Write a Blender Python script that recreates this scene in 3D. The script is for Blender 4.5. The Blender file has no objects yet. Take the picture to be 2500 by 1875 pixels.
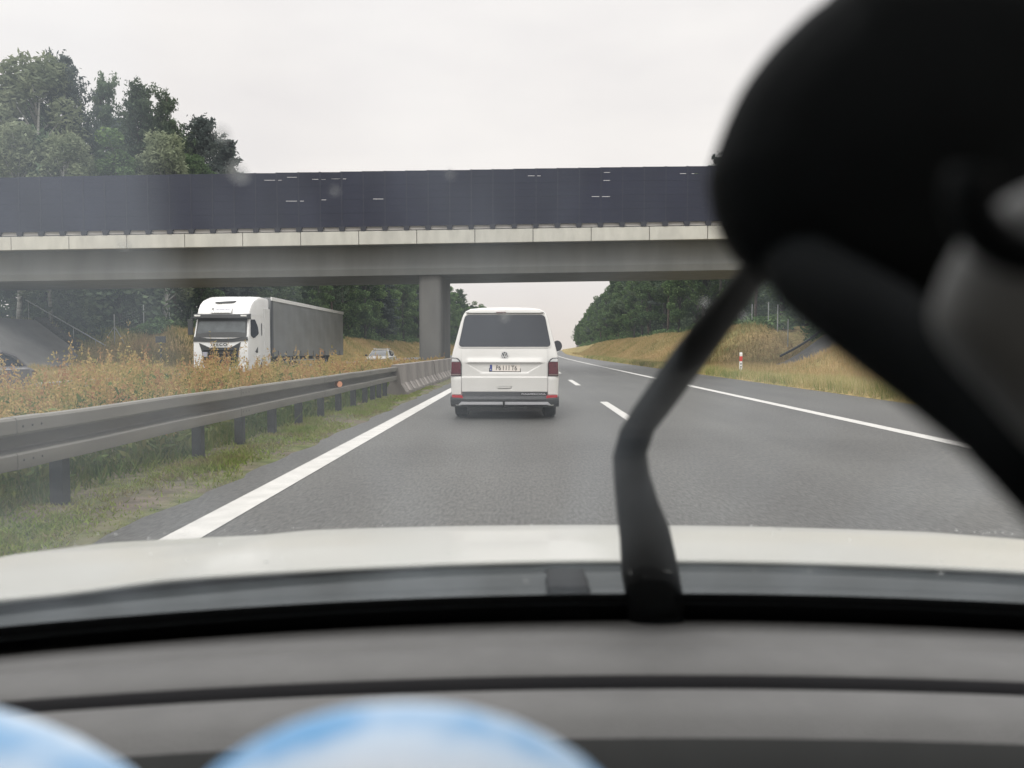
import bpy, bmesh, math, random
import numpy as np
from mathutils import Vector, Matrix
R = math.radians
PI = math.pi
sc = bpy.context.scene
COL = sc.collection
rnd = random.Random(7)

# ------------------------------------------------------------------ materials
def new_mat(name):
    m = bpy.data.materials.new(name); m.use_nodes = True
    nt = m.node_tree
    return m, nt, nt.nodes['Principled BSDF']

def pset(b, **k):
    for a, v in k.items():
        n = a.replace('_', ' ')
        for i in b.inputs:
            if i.name.lower() == n.lower():
                i.default_value = v; break

def mat(name, col, rough=0.6, metal=0.0, var=0.0, scale=6.0, bump=0.0, spec=0.5, coat=0.0, stretch=None, detail=6.0, bscale=None):
    """plain principled with optional noise colour variation and bump"""
    m, nt, b = new_mat(name)
    c = (col[0], col[1], col[2], 1)
    pset(b, Base_Color=c, Roughness=rough, Metallic=metal, Specular_IOR_Level=spec, Coat_Weight=coat, Coat_Roughness=0.08)
    if var or bump:
        tc = nt.nodes.new('ShaderNodeTexCoord')
        mp = nt.nodes.new('ShaderNodeMapping')
        nt.links.new(tc.outputs['Object'], mp.inputs[0])
        if stretch: mp.inputs['Scale'].default_value = stretch
        nz = nt.nodes.new('ShaderNodeTexNoise'); nz.inputs['Scale'].default_value = scale; nz.inputs['Detail'].default_value = detail
        nt.links.new(mp.outputs[0], nz.inputs['Vector'])
        if var:
            rp = nt.nodes.new('ShaderNodeValToRGB')
            rp.color_ramp.elements[0].position = 0.3; rp.color_ramp.elements[1].position = 0.7
            rp.color_ramp.elements[0].color = tuple(max(0, x * (1 - var)) for x in col) + (1,)
            rp.color_ramp.elements[1].color = tuple(min(1, x * (1 + var)) for x in col) + (1,)
            nt.links.new(nz.outputs['Fac'], rp.inputs[0]); nt.links.new(rp.outputs[0], b.inputs['Base Color'])
        if bump:
            bp = nt.nodes.new('ShaderNodeBump'); bp.inputs['Strength'].default_value = bump; bp.inputs['Distance'].default_value = 0.02
            src = nz
            if bscale:
                src = nt.nodes.new('ShaderNodeTexNoise'); src.inputs['Scale'].default_value = bscale; src.inputs['Detail'].default_value = 4
                nt.links.new(mp.outputs[0], src.inputs['Vector'])
            nt.links.new(src.outputs['Fac'], bp.inputs['Height']); nt.links.new(bp.outputs[0], b.inputs['Normal'])
    return m

def ramp_mat(name, stops, src='island', rough=0.8, scale=0.5, transl=0.0, objvar=0.0, detail=5.0, isl=0.5, off=None):
    """colour ramp driven by per-island random and a broad noise"""
    m, nt, b = new_mat(name)
    pset(b, Roughness=rough, Specular_IOR_Level=0.25)
    tc = nt.nodes.new('ShaderNodeTexCoord')
    nz = nt.nodes.new('ShaderNodeTexNoise'); nz.inputs['Scale'].default_value = scale; nz.inputs['Detail'].default_value = detail
    nt.links.new(tc.outputs['Object'], nz.inputs['Vector'])
    rp = nt.nodes.new('ShaderNodeValToRGB'); cr = rp.color_ramp
    while len(cr.elements) < len(stops): cr.elements.new(0.5)
    for e, (p, c) in zip(cr.elements, stops):
        e.position = p; e.color = (c[0], c[1], c[2], 1)
    if src == 'island':
        g = nt.nodes.new('ShaderNodeNewGeometry')
        mx = nt.nodes.new('ShaderNodeMath'); mx.operation = 'MULTIPLY_ADD'
        nt.links.new(g.outputs['Random Per Island'], mx.inputs[0]); mx.inputs[1].default_value = isl
        m2 = nt.nodes.new('ShaderNodeMath'); m2.operation = 'MULTIPLY_ADD'
        nt.links.new(nz.outputs['Fac'], m2.inputs[0]); m2.inputs[1].default_value = 1.6 if off is None else 2.3; m2.inputs[2].default_value = -0.55 if off is None else off
        nt.links.new(m2.outputs[0], mx.inputs[2])
        out = mx.outputs[0]
    else:
        m2 = nt.nodes.new('ShaderNodeMath'); m2.operation = 'MULTIPLY_ADD'
        nt.links.new(nz.outputs['Fac'], m2.inputs[0]); m2.inputs[1].default_value = 2.2; m2.inputs[2].default_value = -0.6
        out = m2.outputs[0]
    nt.links.new(out, rp.inputs[0])
    colout = rp.outputs[0]
    if objvar:
        oi = nt.nodes.new('ShaderNodeObjectInfo')
        hs = nt.nodes.new('ShaderNodeHueSaturation')
        mr = nt.nodes.new('ShaderNodeMapRange'); mr.inputs['To Min'].default_value = 1 - objvar; mr.inputs['To Max'].default_value = 1 + objvar
        nt.links.new(oi.outputs['Random'], mr.inputs[0]); nt.links.new(mr.outputs[0], hs.inputs['Value'])
        nt.links.new(colout, hs.inputs['Color']); colout = hs.outputs[0]
    nt.links.new(colout, b.inputs['Base Color'])
    if transl:
        tr = nt.nodes.new('ShaderNodeBsdfTranslucent'); nt.links.new(colout, tr.inputs[0])
        mix = nt.nodes.new('ShaderNodeMixShader'); mix.inputs[0].default_value = transl
        nt.links.new(b.outputs[0], mix.inputs[1]); nt.links.new(tr.outputs[0], mix.inputs[2])
        nt.links.new(mix.outputs[0], nt.nodes['Material Output'].inputs[0])
    return m

M = {}
M['white_paint'] = mat('white_paint', (0.655, 0.645, 0.62), 0.30, coat=0.4, var=0.05, scale=2.2)
M['bonnet_paint'] = mat('bonnet_paint', (0.545, 0.545, 0.515), 0.30, coat=0.3, var=0.04, scale=5)
M['truck_white'] = mat('truck_white', (0.74, 0.74, 0.73), 0.35, coat=0.3, var=0.04, scale=1.5)
M['grey_paint'] = mat('grey_paint', (0.12, 0.11, 0.11), 0.3, coat=0.5, var=0.05)
M['dark_glass'] = mat('dark_glass', (0.018, 0.021, 0.028), 0.06, spec=0.65)
M['screen_glass'] = mat('screen_glass', (0.085, 0.095, 0.098), 0.12, spec=0.6, var=0.25, scale=2.5)
M['black_plastic'] = mat('black_plastic', (0.018, 0.019, 0.02), 0.55, var=0.1, scale=40)
M['grey_plastic'] = mat('grey_plastic', (0.06, 0.062, 0.066), 0.5, var=0.1, scale=30)
M['rubber'] = mat('rubber', (0.015, 0.015, 0.016), 0.8, var=0.2, scale=25, bump=0.2)
M['rim'] = mat('rim', (0.35, 0.35, 0.36), 0.35, metal=0.8)
M['silver'] = mat('silver', (0.66, 0.66, 0.70), 0.38, metal=0.35)
M['chrome'] = mat('chrome', (0.7, 0.7, 0.72), 0.12, metal=1.0)
M['red_lens'] = mat('red_lens', (0.095, 0.008, 0.016), 0.15, coat=0.6, var=0.3, scale=20)
M['red_reflector'] = mat('red_reflector', (0.42, 0.03, 0.04), 0.25)
M['clear_lens'] = mat('clear_lens', (0.62, 0.62, 0.62), 0.15, coat=0.5)
M['plate_white'] = mat('plate_white', (0.80, 0.74, 0.68), 0.4)
M['plate_blue'] = mat('plate_blue', (0.03, 0.05, 0.25), 0.4)
M['ink'] = mat('ink', (0.02, 0.02, 0.02), 0.5)
M['grey_ink'] = mat('grey_ink', (0.36, 0.36, 0.42), 0.5)
M['curtain'] = mat('curtain', (0.19, 0.195, 0.197), 0.30, var=0.12, scale=1.2, bump=0.5, bscale=0.9, stretch=(1, 0.4, 1.4))
M['asphalt'] = None
M['paint_line'] = mat('paint_line', (0.50, 0.49, 0.465), 0.6, var=0.11, scale=5, bump=0.3, bscale=120)
M['galv'] = mat('galv', (0.170, 0.160, 0.138), 0.6, metal=0.2, var=0.14, scale=3.5, bump=0.06, stretch=(1, 0.35, 2))
M['galv_dark'] = mat('galv_dark', (0.042, 0.045, 0.046), 0.6, metal=0.2, var=0.2, scale=9)
M['fascia'] = mat('fascia', (0.52, 0.515, 0.47), 0.8, var=0.12, scale=1.6, stretch=(1, 1, 0.4), bump=0.05)
M['girder'] = mat('girder', (0.185, 0.192, 0.186), 0.85, var=0.12, scale=0.9, stretch=(1, 1, 0.12), bump=0.05)
M['pier'] = mat('pier', (0.15, 0.147, 0.138), 0.85, var=0.14, scale=0.9, stretch=(1, 1, 0.35), bump=0.08)
M['slope'] = mat('slope', (0.150, 0.145, 0.138), 0.9, var=0.2, scale=0.6, bump=0.2)
M['kerb_dark'] = mat('kerb_dark', (0.07, 0.07, 0.066), 0.9, var=0.25, scale=1.5)
M['barrier'] = mat('barrier', (0.19, 0.172, 0.155), 0.9, var=0.26, scale=1.6, bump=0.2, stretch=(1, 1, 0.6))
M['barrier_pale'] = mat('barrier_pale', (0.27, 0.245, 0.225), 0.9, var=0.2, scale=2)
M['screen'] = mat('screen', (0.019, 0.022, 0.042), 0.65, var=0.2, scale=0.35, stretch=(1, 1, 0.5), spec=0.3)
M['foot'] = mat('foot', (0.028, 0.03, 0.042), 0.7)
M['kerb_grey'] = mat('kerb_grey', (0.40, 0.385, 0.37), 0.85, var=0.12, scale=1.3)
M['screen_post'] = mat('screen_post', (0.017, 0.020, 0.038), 0.6)
M['steel_post'] = mat('steel_post', (0.42, 0.44, 0.44), 0.45, metal=0.4)
M['sign_dark'] = mat('sign_dark', (0.035, 0.036, 0.036), 0.6)
M['post_white'] = mat('post_white', (0.78, 0.78, 0.76), 0.5, var=0.05)
M['post_red'] = mat('post_red', (0.62, 0.05, 0.035), 0.45)
M['dash'] = mat('dash', (0.130, 0.129, 0.127), 0.75, var=0.06, scale=25, bump=0.25, bscale=500, spec=0.3)
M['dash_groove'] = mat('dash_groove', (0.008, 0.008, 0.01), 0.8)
M['dash_front'] = mat('dash_front', (0.040, 0.042, 0.042), 0.8, var=0.06, scale=25)  # darker colour carries the shade on the dash below its lip
M['cowl'] = mat('cowl', (0.034, 0.040, 0.042), 0.5, var=0.12, scale=14)
M['frit'] = mat('frit', (0.004, 0.005, 0.006), 0.55, spec=0.2)
M['lining'] = mat('lining', (0.09, 0.09, 0.088), 0.9, var=0.06, scale=30)
M['holder'] = mat('holder', (0.0042, 0.0052, 0.0058), 0.7, var=0.1, scale=60, spec=0.06)
M['holder_arm'] = mat('holder_arm', (0.0050, 0.0060, 0.0070), 0.6, var=0.2, scale=50, spec=0.16)
M['holder_sheen'] = mat('holder_sheen', (0.088, 0.090, 0.089), 0.6, var=0.05, scale=40)
M['trunk_pine'] = mat('trunk_pine', (0.085, 0.062, 0.048), 0.9, var=0.35, scale=3, bump=0.3)
M['trunk_grey'] = mat('trunk_grey', (0.075, 0.072, 0.062), 0.9, var=0.35, scale=3, bump=0.3)
M['trunk_forest'] = mat('trunk_forest', (0.055, 0.05, 0.043), 0.9, var=0.35, scale=3)
M['trunk_birch'] = mat('trunk_birch', (0.34, 0.335, 0.31), 0.85, var=0.4, scale=2.2, stretch=(1, 1, 2.5))
M['pine'] = ramp_mat('pine', [(0.0, (0.050, 0.080, 0.050)), (0.45, (0.096, 0.138, 0.082)), (1.0, (0.16, 0.205, 0.115))], scale=0.45, transl=0.35, objvar=0.25)
M['dark_pine'] = ramp_mat('dark_pine', [(0.0, (0.050, 0.068, 0.064)), (0.5, (0.086, 0.110, 0.100)), (1.0, (0.135, 0.16, 0.13))], scale=0.45, transl=0.35, objvar=0.2)
M['leaf'] = ramp_mat('leaf', [(0.0, (0.045, 0.085, 0.034)), (0.5, (0.095, 0.155, 0.058)), (1.0, (0.17, 0.235, 0.090))], scale=0.4, transl=0.25, objvar=0.3)
M['birch_leaf'] = ramp_mat('birch_leaf', [(0.0, (0.12, 0.15, 0.09)), (0.5, (0.19, 0.22, 0.135)), (1.0, (0.27, 0.295, 0.185))], scale=0.4, transl=0.35, objvar=0.2)
M['weed'] = ramp_mat('weed', [(0.0, (0.15, 0.18, 0.048)), (0.25, (0.33, 0.285, 0.095)), (0.48, (0.47, 0.345, 0.135)), (0.74, (0.41, 0.24, 0.11)), (1.0, (0.34, 0.165, 0.082))], scale=2.6, transl=0.35, isl=0.3, off=-0.80)
M['weed_leaf'] = ramp_mat('weed_leaf', [(0.0, (0.055, 0.10, 0.025)), (0.5, (0.12, 0.165, 0.045)), (1.0, (0.24, 0.22, 0.08))], scale=0.8, transl=0.3)
M['low_grass'] = ramp_mat('low_grass', [(0.0, (0.11, 0.175, 0.025)), (0.4, (0.20, 0.255, 0.05)), (0.65, (0.24, 0.23, 0.09)), (1.0, (0.20, 0.15, 0.09))], scale=1.6, transl=0.3)
M['dry_grass'] = ramp_mat('dry_grass', [(0.0, (0.17, 0.18, 0.06)), (0.3, (0.31, 0.27, 0.11)), (0.6, (0.46, 0.345, 0.165)), (1.0, (0.50, 0.36, 0.20))], scale=0.18, transl=0.3)
M['verge_grass'] = ramp_mat('verge_grass', [(0.0, (0.13, 0.19, 0.05)), (0.35, (0.24, 0.27, 0.085)), (0.62, (0.45, 0.38, 0.17)), (1.0, (0.55, 0.45, 0.25))], scale=0.22, transl=0.3)
M['plush'] = ramp_mat('plush', [(0.0, (0.30, 0.46, 0.70)), (0.3, (0.56, 0.64, 0.75)), (0.6, (0.66, 0.70, 0.76)), (0.85, (0.56, 0.54, 0.61)), (1.0, (0.40, 0.44, 0.55))], src='noise', scale=30, rough=0.9, detail=1.5)
M['plush_edge'] = mat('plush_edge', (0.24, 0.45, 0.68), 0.9, var=0.3, scale=20)
M['bead'] = mat('bead', (0.85, 0.85, 0.82), 0.15)
m_, nt_d, b_ = new_mat('water_drop')
pset(b_, Base_Color=(0.85, 0.86, 0.85, 1), Roughness=0.12)
tr_ = nt_d.nodes.new('ShaderNodeBsdfTransparent'); mx_ = nt_d.nodes.new('ShaderNodeMixShader'); mx_.inputs[0].default_value = 0.26
nt_d.links.new(tr_.outputs[0], mx_.inputs[1]); nt_d.links.new(b_.outputs[0], mx_.inputs[2]); nt_d.links.new(mx_.outputs[0], nt_d.nodes['Material Output'].inputs[0])
M['water_drop'] = m_
M['emblem'] = mat('emblem', (0.80, 0.80, 0.80), 0.3)
M['orange'] = mat('orange_lens', (0.75, 0.36, 0.22), 0.3)

def asphalt(name, base, dark):
    m, nt, b = new_mat(name)
    pset(b, Roughness=0.52, Specular_IOR_Level=0.55)
    tc = nt.nodes.new('ShaderNodeTexCoord')
    def noise(scale, stretch, detail=3):
        mp = nt.nodes.new('ShaderNodeMapping'); mp.inputs['Scale'].default_value = stretch
        nt.links.new(tc.outputs['Object'], mp.inputs[0])
        n = nt.nodes.new('ShaderNodeTexNoise'); n.inputs['Scale'].default_value = scale; n.inputs['Detail'].default_value = detail
        nt.links.new(mp.outputs[0], n.inputs['Vector']); return n
    fine = noise(42, (1, 0.24, 1), 6); wheel = noise(1.1, (1, 0.03, 1), 2); blot = noise(0.5, (1, 0.5, 1), 5)
    r1 = nt.nodes.new('ShaderNodeValToRGB'); e = r1.color_ramp.elements
    e[0].position = 0.34; e[1].position = 0.68
    e[0].color = tuple(x * 0.6 for x in base) + (1,); e[1].color = tuple(x * 1.42 for x in base) + (1,)
    nt.links.new(fine.outputs['Fac'], r1.inputs[0])
    mul = nt.nodes.new('ShaderNodeMixRGB'); mul.blend_type = 'MULTIPLY'; mul.inputs[0].default_value = 1
    r2 = nt.nodes.new('ShaderNodeValToRGB'); e = r2.color_ramp.elements
    e[0].position = 0.35; e[1].position = 0.65; e[0].color = (dark, dark, dark, 1); e[1].color = (1.08, 1.08, 1.06, 1)
    nt.links.new(wheel.outputs['Fac'], r2.inputs[0])
    nt.links.new(r1.outputs[0], mul.inputs[1]); nt.links.new(r2.outputs[0], mul.inputs[2])
    mul2 = nt.nodes.new('ShaderNodeMixRGB'); mul2.blend_type = 'MULTIPLY'; mul2.inputs[0].default_value = 1
    r3 = nt.nodes.new('ShaderNodeValToRGB'); e = r3.color_ramp.elements
    e[0].position = 0.3; e[1].position = 0.7; e[0].color = (0.82, 0.82, 0.82, 1); e[1].color = (1.12, 1.12, 1.10, 1)
    nt.links.new(blot.outputs['Fac'], r3.inputs[0])
    nt.links.new(mul.outputs[0], mul2.inputs[1]); nt.links.new(r3.outputs[0], mul2.inputs[2])
    nt.links.new(mul2.outputs[0], b.inputs['Base Color'])
    bp = nt.nodes.new('ShaderNodeBump'); bp.inputs['Strength'].default_value = 0.5; bp.inputs['Distance'].default_value = 0.01
    nt.links.new(fine.outputs['Fac'], bp.inputs['Height']); nt.links.new(bp.outputs[0], b.inputs['Normal'])
    return m
M['asphalt'] = asphalt('asphalt', (0.076, 0.076, 0.073), 0.84)
M['margin_asphalt'] = asphalt('margin_asphalt', (0.062, 0.062, 0.060), 0.9)
M['shoulder_asphalt'] = asphalt('shoulder_asphalt', (0.066, 0.066, 0.064), 0.92)

def ground_mat():
    m, nt, b = new_mat('ground_soil')
    pset(b, Roughness=0.95, Specular_IOR_Level=0.15)
    tc = nt.nodes.new('ShaderNodeTexCoord')
    n1 = nt.nodes.new('ShaderNodeTexNoise'); n1.inputs['Scale'].default_value = 0.22; n1.inputs['Detail'].default_value = 8; n1.inputs['Roughness'].default_value = 0.7
    n2 = nt.nodes.new('ShaderNodeTexNoise'); n2.inputs['Scale'].default_value = 6; n2.inputs['Detail'].default_value = 6
    for n in (n1, n2): nt.links.new(tc.outputs['Object'], n.inputs['Vector'])
    r = nt.nodes.new('ShaderNodeValToRGB'); cr = r.color_ramp
    cr.elements.new(0.5)
    for e, (p, c) in zip(cr.elements, [(0.33, (0.15, 0.16, 0.055)), (0.5, (0.29, 0.23, 0.10)), (0.66, (0.40, 0.285, 0.14))]):
        e.position = p; e.color = c + (1,)
    nt.links.new(n1.outputs['Fac'], r.inputs[0])
    mul = nt.nodes.new('ShaderNodeMixRGB'); mul.blend_type = 'MULTIPLY'; mul.inputs[0].default_value = 1
    r2 = nt.nodes.new('ShaderNodeValToRGB'); r2.color_ramp.elements[0].position = 0.3; r2.color_ramp.elements[1].position = 0.7
    r2.color_ramp.elements[0].color = (0.6, 0.6, 0.6, 1); r2.color_ramp.elements[1].color = (1.15, 1.15, 1.1, 1)
    nt.links.new(n2.outputs['Fac'], r2.inputs[0])
    sx = nt.nodes.new('ShaderNodeSeparateXYZ'); nt.links.new(tc.outputs['Object'], sx.inputs[0])
    mr = nt.nodes.new('ShaderNodeMapRange'); mr.inputs['From Min'].default_value = -10.5; mr.inputs['From Max'].default_value = -9.0; nt.links.new(sx.outputs['X'], mr.inputs[0])
    m3 = nt.nodes.new('ShaderNodeMapRange'); m3.inputs['From Min'].default_value = 0.0; m3.inputs['From Max'].default_value = -2.0; nt.links.new(sx.outputs['X'], m3.inputs[0])
    mm = nt.nodes.new('ShaderNodeMath'); mm.operation = 'MULTIPLY'; nt.links.new(mr.outputs[0], mm.inputs[0]); nt.links.new(m3.outputs[0], mm.inputs[1])
    sm = nt.nodes.new('ShaderNodeMixRGB'); nt.links.new(mm.outputs[0], sm.inputs[0]); nt.links.new(r.outputs[0], sm.inputs[1])
    n3 = nt.nodes.new('ShaderNodeTexNoise'); n3.inputs['Scale'].default_value = 1.7; n3.inputs['Detail'].default_value = 7; nt.links.new(tc.outputs['Object'], n3.inputs['Vector'])
    r3 = nt.nodes.new('ShaderNodeValToRGB'); r3.color_ramp.elements[0].position = 0.38; r3.color_ramp.elements[1].position = 0.62
    r3.color_ramp.elements[0].color = (0.11, 0.125, 0.05, 1); r3.color_ramp.elements[1].color = (0.15, 0.125, 0.10, 1)
    nt.links.new(n3.outputs['Fac'], r3.inputs[0]); nt.links.new(r3.outputs[0], sm.inputs[2])
    nt.links.new(sm.outputs[0], mul.inputs[1]); nt.links.new(r2.outputs[0], mul.inputs[2])
    nt.links.new(mul.outputs[0], b.inputs['Base Color'])
    bp = nt.nodes.new('ShaderNodeBump'); bp.inputs['Strength'].default_value = 0.6; bp.inputs['Distance'].default_value = 0.1
    nt.links.new(n2.outputs['Fac'], bp.inputs['Height']); nt.links.new(bp.outputs[0], b.inputs['Normal'])
    return m
M['ground'] = ground_mat()

def windscreen_mat():
    m, nt, b = new_mat('windscreen_glass')
    nt.nodes.remove(b)
    tr = nt.nodes.new('ShaderNodeBsdfTransparent'); tr.inputs[0].default_value = (0.985, 0.995, 0.99, 1)
    gl = nt.nodes.new('ShaderNodeBsdfGlossy'); gl.inputs['Roughness'].default_value = 0.02
    lw = nt.nodes.new('ShaderNodeLayerWeight')
    pw = nt.nodes.new('ShaderNodeMath'); pw.operation = 'POWER'; pw.inputs[1].default_value = 5
    ma = nt.nodes.new('ShaderNodeMath'); ma.operation = 'MULTIPLY_ADD'; ma.inputs[1].default_value = 0.8; ma.inputs[2].default_value = 0.035
    nt.links.new(lw.outputs['Facing'], pw.inputs[0]); nt.links.new(pw.outputs[0], ma.inputs[0])
    mx = nt.nodes.new('ShaderNodeMixShader')
    nt.links.new(ma.outputs[0], mx.inputs[0]); nt.links.new(tr.outputs[0], mx.inputs[1]); nt.links.new(gl.outputs[0], mx.inputs[2])
    # pale film: smeared road dirt plus painted glare, a stronger veil at the left
    tc = nt.nodes.new('ShaderNodeTexCoord'); sp = nt.nodes.new('ShaderNodeSeparateXYZ'); nt.links.new(tc.outputs['Object'], sp.inputs[0])
    m1 = nt.nodes.new('ShaderNodeMath'); m1.operation = 'MULTIPLY_ADD'; m1.inputs[1].default_value = 0.35
    nt.links.new(sp.outputs['Y'], m1.inputs[0]); nt.links.new(sp.outputs['X'], m1.inputs[2])
    edge = nt.nodes.new('ShaderNodeMapRange'); edge.interpolation_type = 'SMOOTHSTEP'
    edge.inputs['From Min'].default_value = -0.185; edge.inputs['From Max'].default_value = -0.215; edge.inputs['To Min'].default_value = 0.0; edge.inputs['To Max'].default_value = 1.0
    nt.links.new(m1.outputs[0], edge.inputs[0])
    mp = nt.nodes.new('ShaderNodeMapping'); mp.inputs['Scale'].default_value = (9, 2.5, 2.5); mp.inputs['Rotation'].default_value = (0, 0, 0.35); nt.links.new(tc.outputs['Object'], mp.inputs[0])
    nz = nt.nodes.new('ShaderNodeTexNoise'); nz.inputs['Scale'].default_value = 1.6; nz.inputs['Detail'].default_value = 4; nt.links.new(mp.outputs[0], nz.inputs['Vector'])
    r0 = nt.nodes.new('ShaderNodeMapRange'); r0.inputs['From Min'].default_value = 0.42; r0.inputs['From Max'].default_value = 0.72; r0.inputs['To Min'].default_value = 0.006; r0.inputs['To Max'].default_value = 0.024
    nt.links.new(nz.outputs['Fac'], r0.inputs[0])
    ad = nt.nodes.new('ShaderNodeMath'); ad.operation = 'MULTIPLY_ADD'; ad.inputs[1].default_value = 0.030
    zr = nt.nodes.new('ShaderNodeMapRange'); zr.inputs['From Min'].default_value = 1.10; zr.inputs['From Max'].default_value = 1.24; zr.inputs['To Min'].default_value = 0.25; zr.inputs['To Max'].default_value = 1.0
    nt.links.new(sp.outputs['Z'], zr.inputs[0])
    em_ = nt.nodes.new('ShaderNodeMath'); em_.operation = 'MULTIPLY'; nt.links.new(edge.outputs[0], em_.inputs[0]); nt.links.new(zr.outputs[0], em_.inputs[1])
    nt.links.new(em_.outputs[0], ad.inputs[0]); nt.links.new(r0.outputs[0], ad.inputs[2])
    tl = nt.nodes.new('ShaderNodeBsdfTranslucent'); tl.inputs[0].default_value = (0.76, 0.86, 0.95, 1)
    mx2 = nt.nodes.new('ShaderNodeMixShader'); nt.links.new(ad.outputs[0], mx2.inputs[0]); nt.links.new(mx.outputs[0], mx2.inputs[1]); nt.links.new(tl.outputs[0], mx2.inputs[2])
    mx = mx2
    nt.links.new(mx.outputs[0], nt.nodes['Material Output'].inputs[0])
    return m
M['windscreen'] = windscreen_mat()

# ------------------------------------------------------------------ mesh helper
class MB:
    def __init__(s): s.v = []; s.f = []
    def add(s, vs, fs):
        o = len(s.v); s.v += [tuple(p) for p in vs]; s.f += [tuple(i + o for i in f) for f in fs]; return s
    def box(s, x0, x1, y0, y1, z0, z1):
        return s.add([(x0,y0,z0),(x1,y0,z0),(x1,y1,z0),(x0,y1,z0),(x0,y0,z1),(x1,y0,z1),(x1,y1,z1),(x0,y1,z1)],
                     [(0,3,2,1),(4,5,6,7),(0,1,5,4),(1,2,6,5),(2,3,7,6),(3,0,4,7)])
    def prism(s, poly, a0, a1, fn):
        """poly: 2D points; fn(p, a) -> 3D"""
        n = len(poly)
        vs = [fn(p, a0) for p in poly] + [fn(p, a1) for p in poly]
        fs = [tuple(range(n))[::-1], tuple(range(n, 2 * n))] + [(i, (i + 1) % n, n + (i + 1) % n, n + i) for i in range(n)]
        return s.add(vs, fs)
    def rings(s, rings, cap=True, closed=True):
        n = len(rings[0]); vs = [p for r in rings for p in r]; fs = []
        for k in range(len(rings) - 1):
            for i in range(n if closed else n - 1):
                j = (i + 1) % n
                fs.append((k*n+i, k*n+j, (k+1)*n+j, (k+1)*n+i))
        if cap:
            fs.append(tuple(range(n))[::-1]); fs.append(tuple(range((len(rings)-1)*n, len(rings)*n)))
        return s.add(vs, fs)
    def tube(s, pts, rad, n=10, flat=1.0, up=(0.3, 0.2, 0.93)):
        pts = [Vector(p) for p in pts]
        if not isinstance(rad, (list, tuple)): rad = [rad] * len(pts)
        rings = []
        up = Vector(up).normalized()
        d0 = (pts[1] - pts[0]).normalized()
        a = d0.cross(up)
        if a.length < 0.05: a = d0.cross(Vector((1, 0, 0)))
        a.normalize()
        for i, p in enumerate(pts):
            d = (pts[min(i+1, len(pts)-1)] - pts[max(i-1, 0)]).normalized()
            a = (a - d * a.dot(d)).normalized(); b = d.cross(a)
            rings.append([p + (a * math.cos(t) + b * math.sin(t) * flat) * rad[i] for t in [2*PI*k/n for k in range(n)]])
        return s.rings(rings)
    def cyl(s, p0, p1, r0, r1=None, n=12): return s.tube([p0, p1], [r0, r0 if r1 is None else r1], n)
    def grid(s, fn, us, vs):
        pts = [fn(u, v) for v in vs for u in us]; n = len(us); fs = []
        for j in range(len(vs) - 1):
            for i in range(n - 1):
                fs.append((j*n+i, j*n+i+1, (j+1)*n+i+1, (j+1)*n+i))
        return s.add(pts, fs)
    def build(s, name, m, parent=None, smooth=False, bevel=0.0, loc=None, sub=0, fix=True):
        me = bpy.data.meshes.new(name); me.from_pydata(s.v, [], s.f)
        if fix:
            bm = bmesh.new(); bm.from_mesh(me); bmesh.ops.recalc_face_normals(bm, faces=bm.faces); bm.to_mesh(me); bm.free()
        me.materials.append(m)
        if smooth:
            me.polygons.foreach_set('use_smooth', [True] * len(me.polygons))
            if smooth != 'all' : me.set_sharp_from_angle(angle=R(smooth if smooth is not True else 40))
        me.update()
        o = bpy.data.objects.new(name, me); COL.objects.link(o)
        if parent: o.parent = parent
        if loc: o.location = loc
        if bevel:
            b = o.modifiers.new('Bevel', 'BEVEL'); b.width = bevel; b.segments = 2; b.limit_method = 'ANGLE'
        if sub:
            ss = o.modifiers.new('Sub', 'SUBSURF'); ss.levels = sub; ss.render_levels = sub
        return o

def np_obj(name, verts, nper, m, parent=None, mats=None, midx=None):
    """many faces of nper verts each from an (N*nper,3) array"""
    verts = np.asarray(verts, dtype=np.float32).reshape(-1, 3)
    n = len(verts) // nper
    me = bpy.data.meshes.new(name)
    me.vertices.add(len(verts)); me.vertices.foreach_set('co', verts.ravel())
    me.loops.add(n * nper); me.loops.foreach_set('vertex_index', np.arange(n * nper, dtype=np.int32))
    me.polygons.add(n); me.polygons.foreach_set('loop_start', np.arange(0, n * nper, nper, dtype=np.int32))
    me.polygons.foreach_set('loop_total', np.full(n, nper, dtype=np.int32))
    for mm in (mats or [m]): me.materials.append(mm)
    if midx is not None: me.polygons.foreach_set('material_index', np.asarray(midx, dtype=np.int32))
    me.update(calc_edges=True); me.validate()
    o = bpy.data.objects.new(name, me); COL.objects.link(o)
    if parent: o.parent = parent
    return o

def tag(o, label=None, cat=None, group=None, kind=None):
    if label: o['label'] = label
    if cat: o['category'] = cat
    if group: o['group'] = group
    if kind: o['kind'] = kind
    return o

def thing(name, loc, label, cat, group=None, rz=0.0):
    o = bpy.data.objects.new(name, None); COL.objects.link(o)
    o.empty_display_size = 0.2; o.location = loc; o.rotation_euler = (0, 0, rz)
    return tag(o, label, cat, group)

def copy_tree(o, parent=None):
    c = o.copy(); COL.objects.link(c); c.parent = parent
    for ch in list(o.children): copy_tree(ch, c)
    return c

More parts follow.
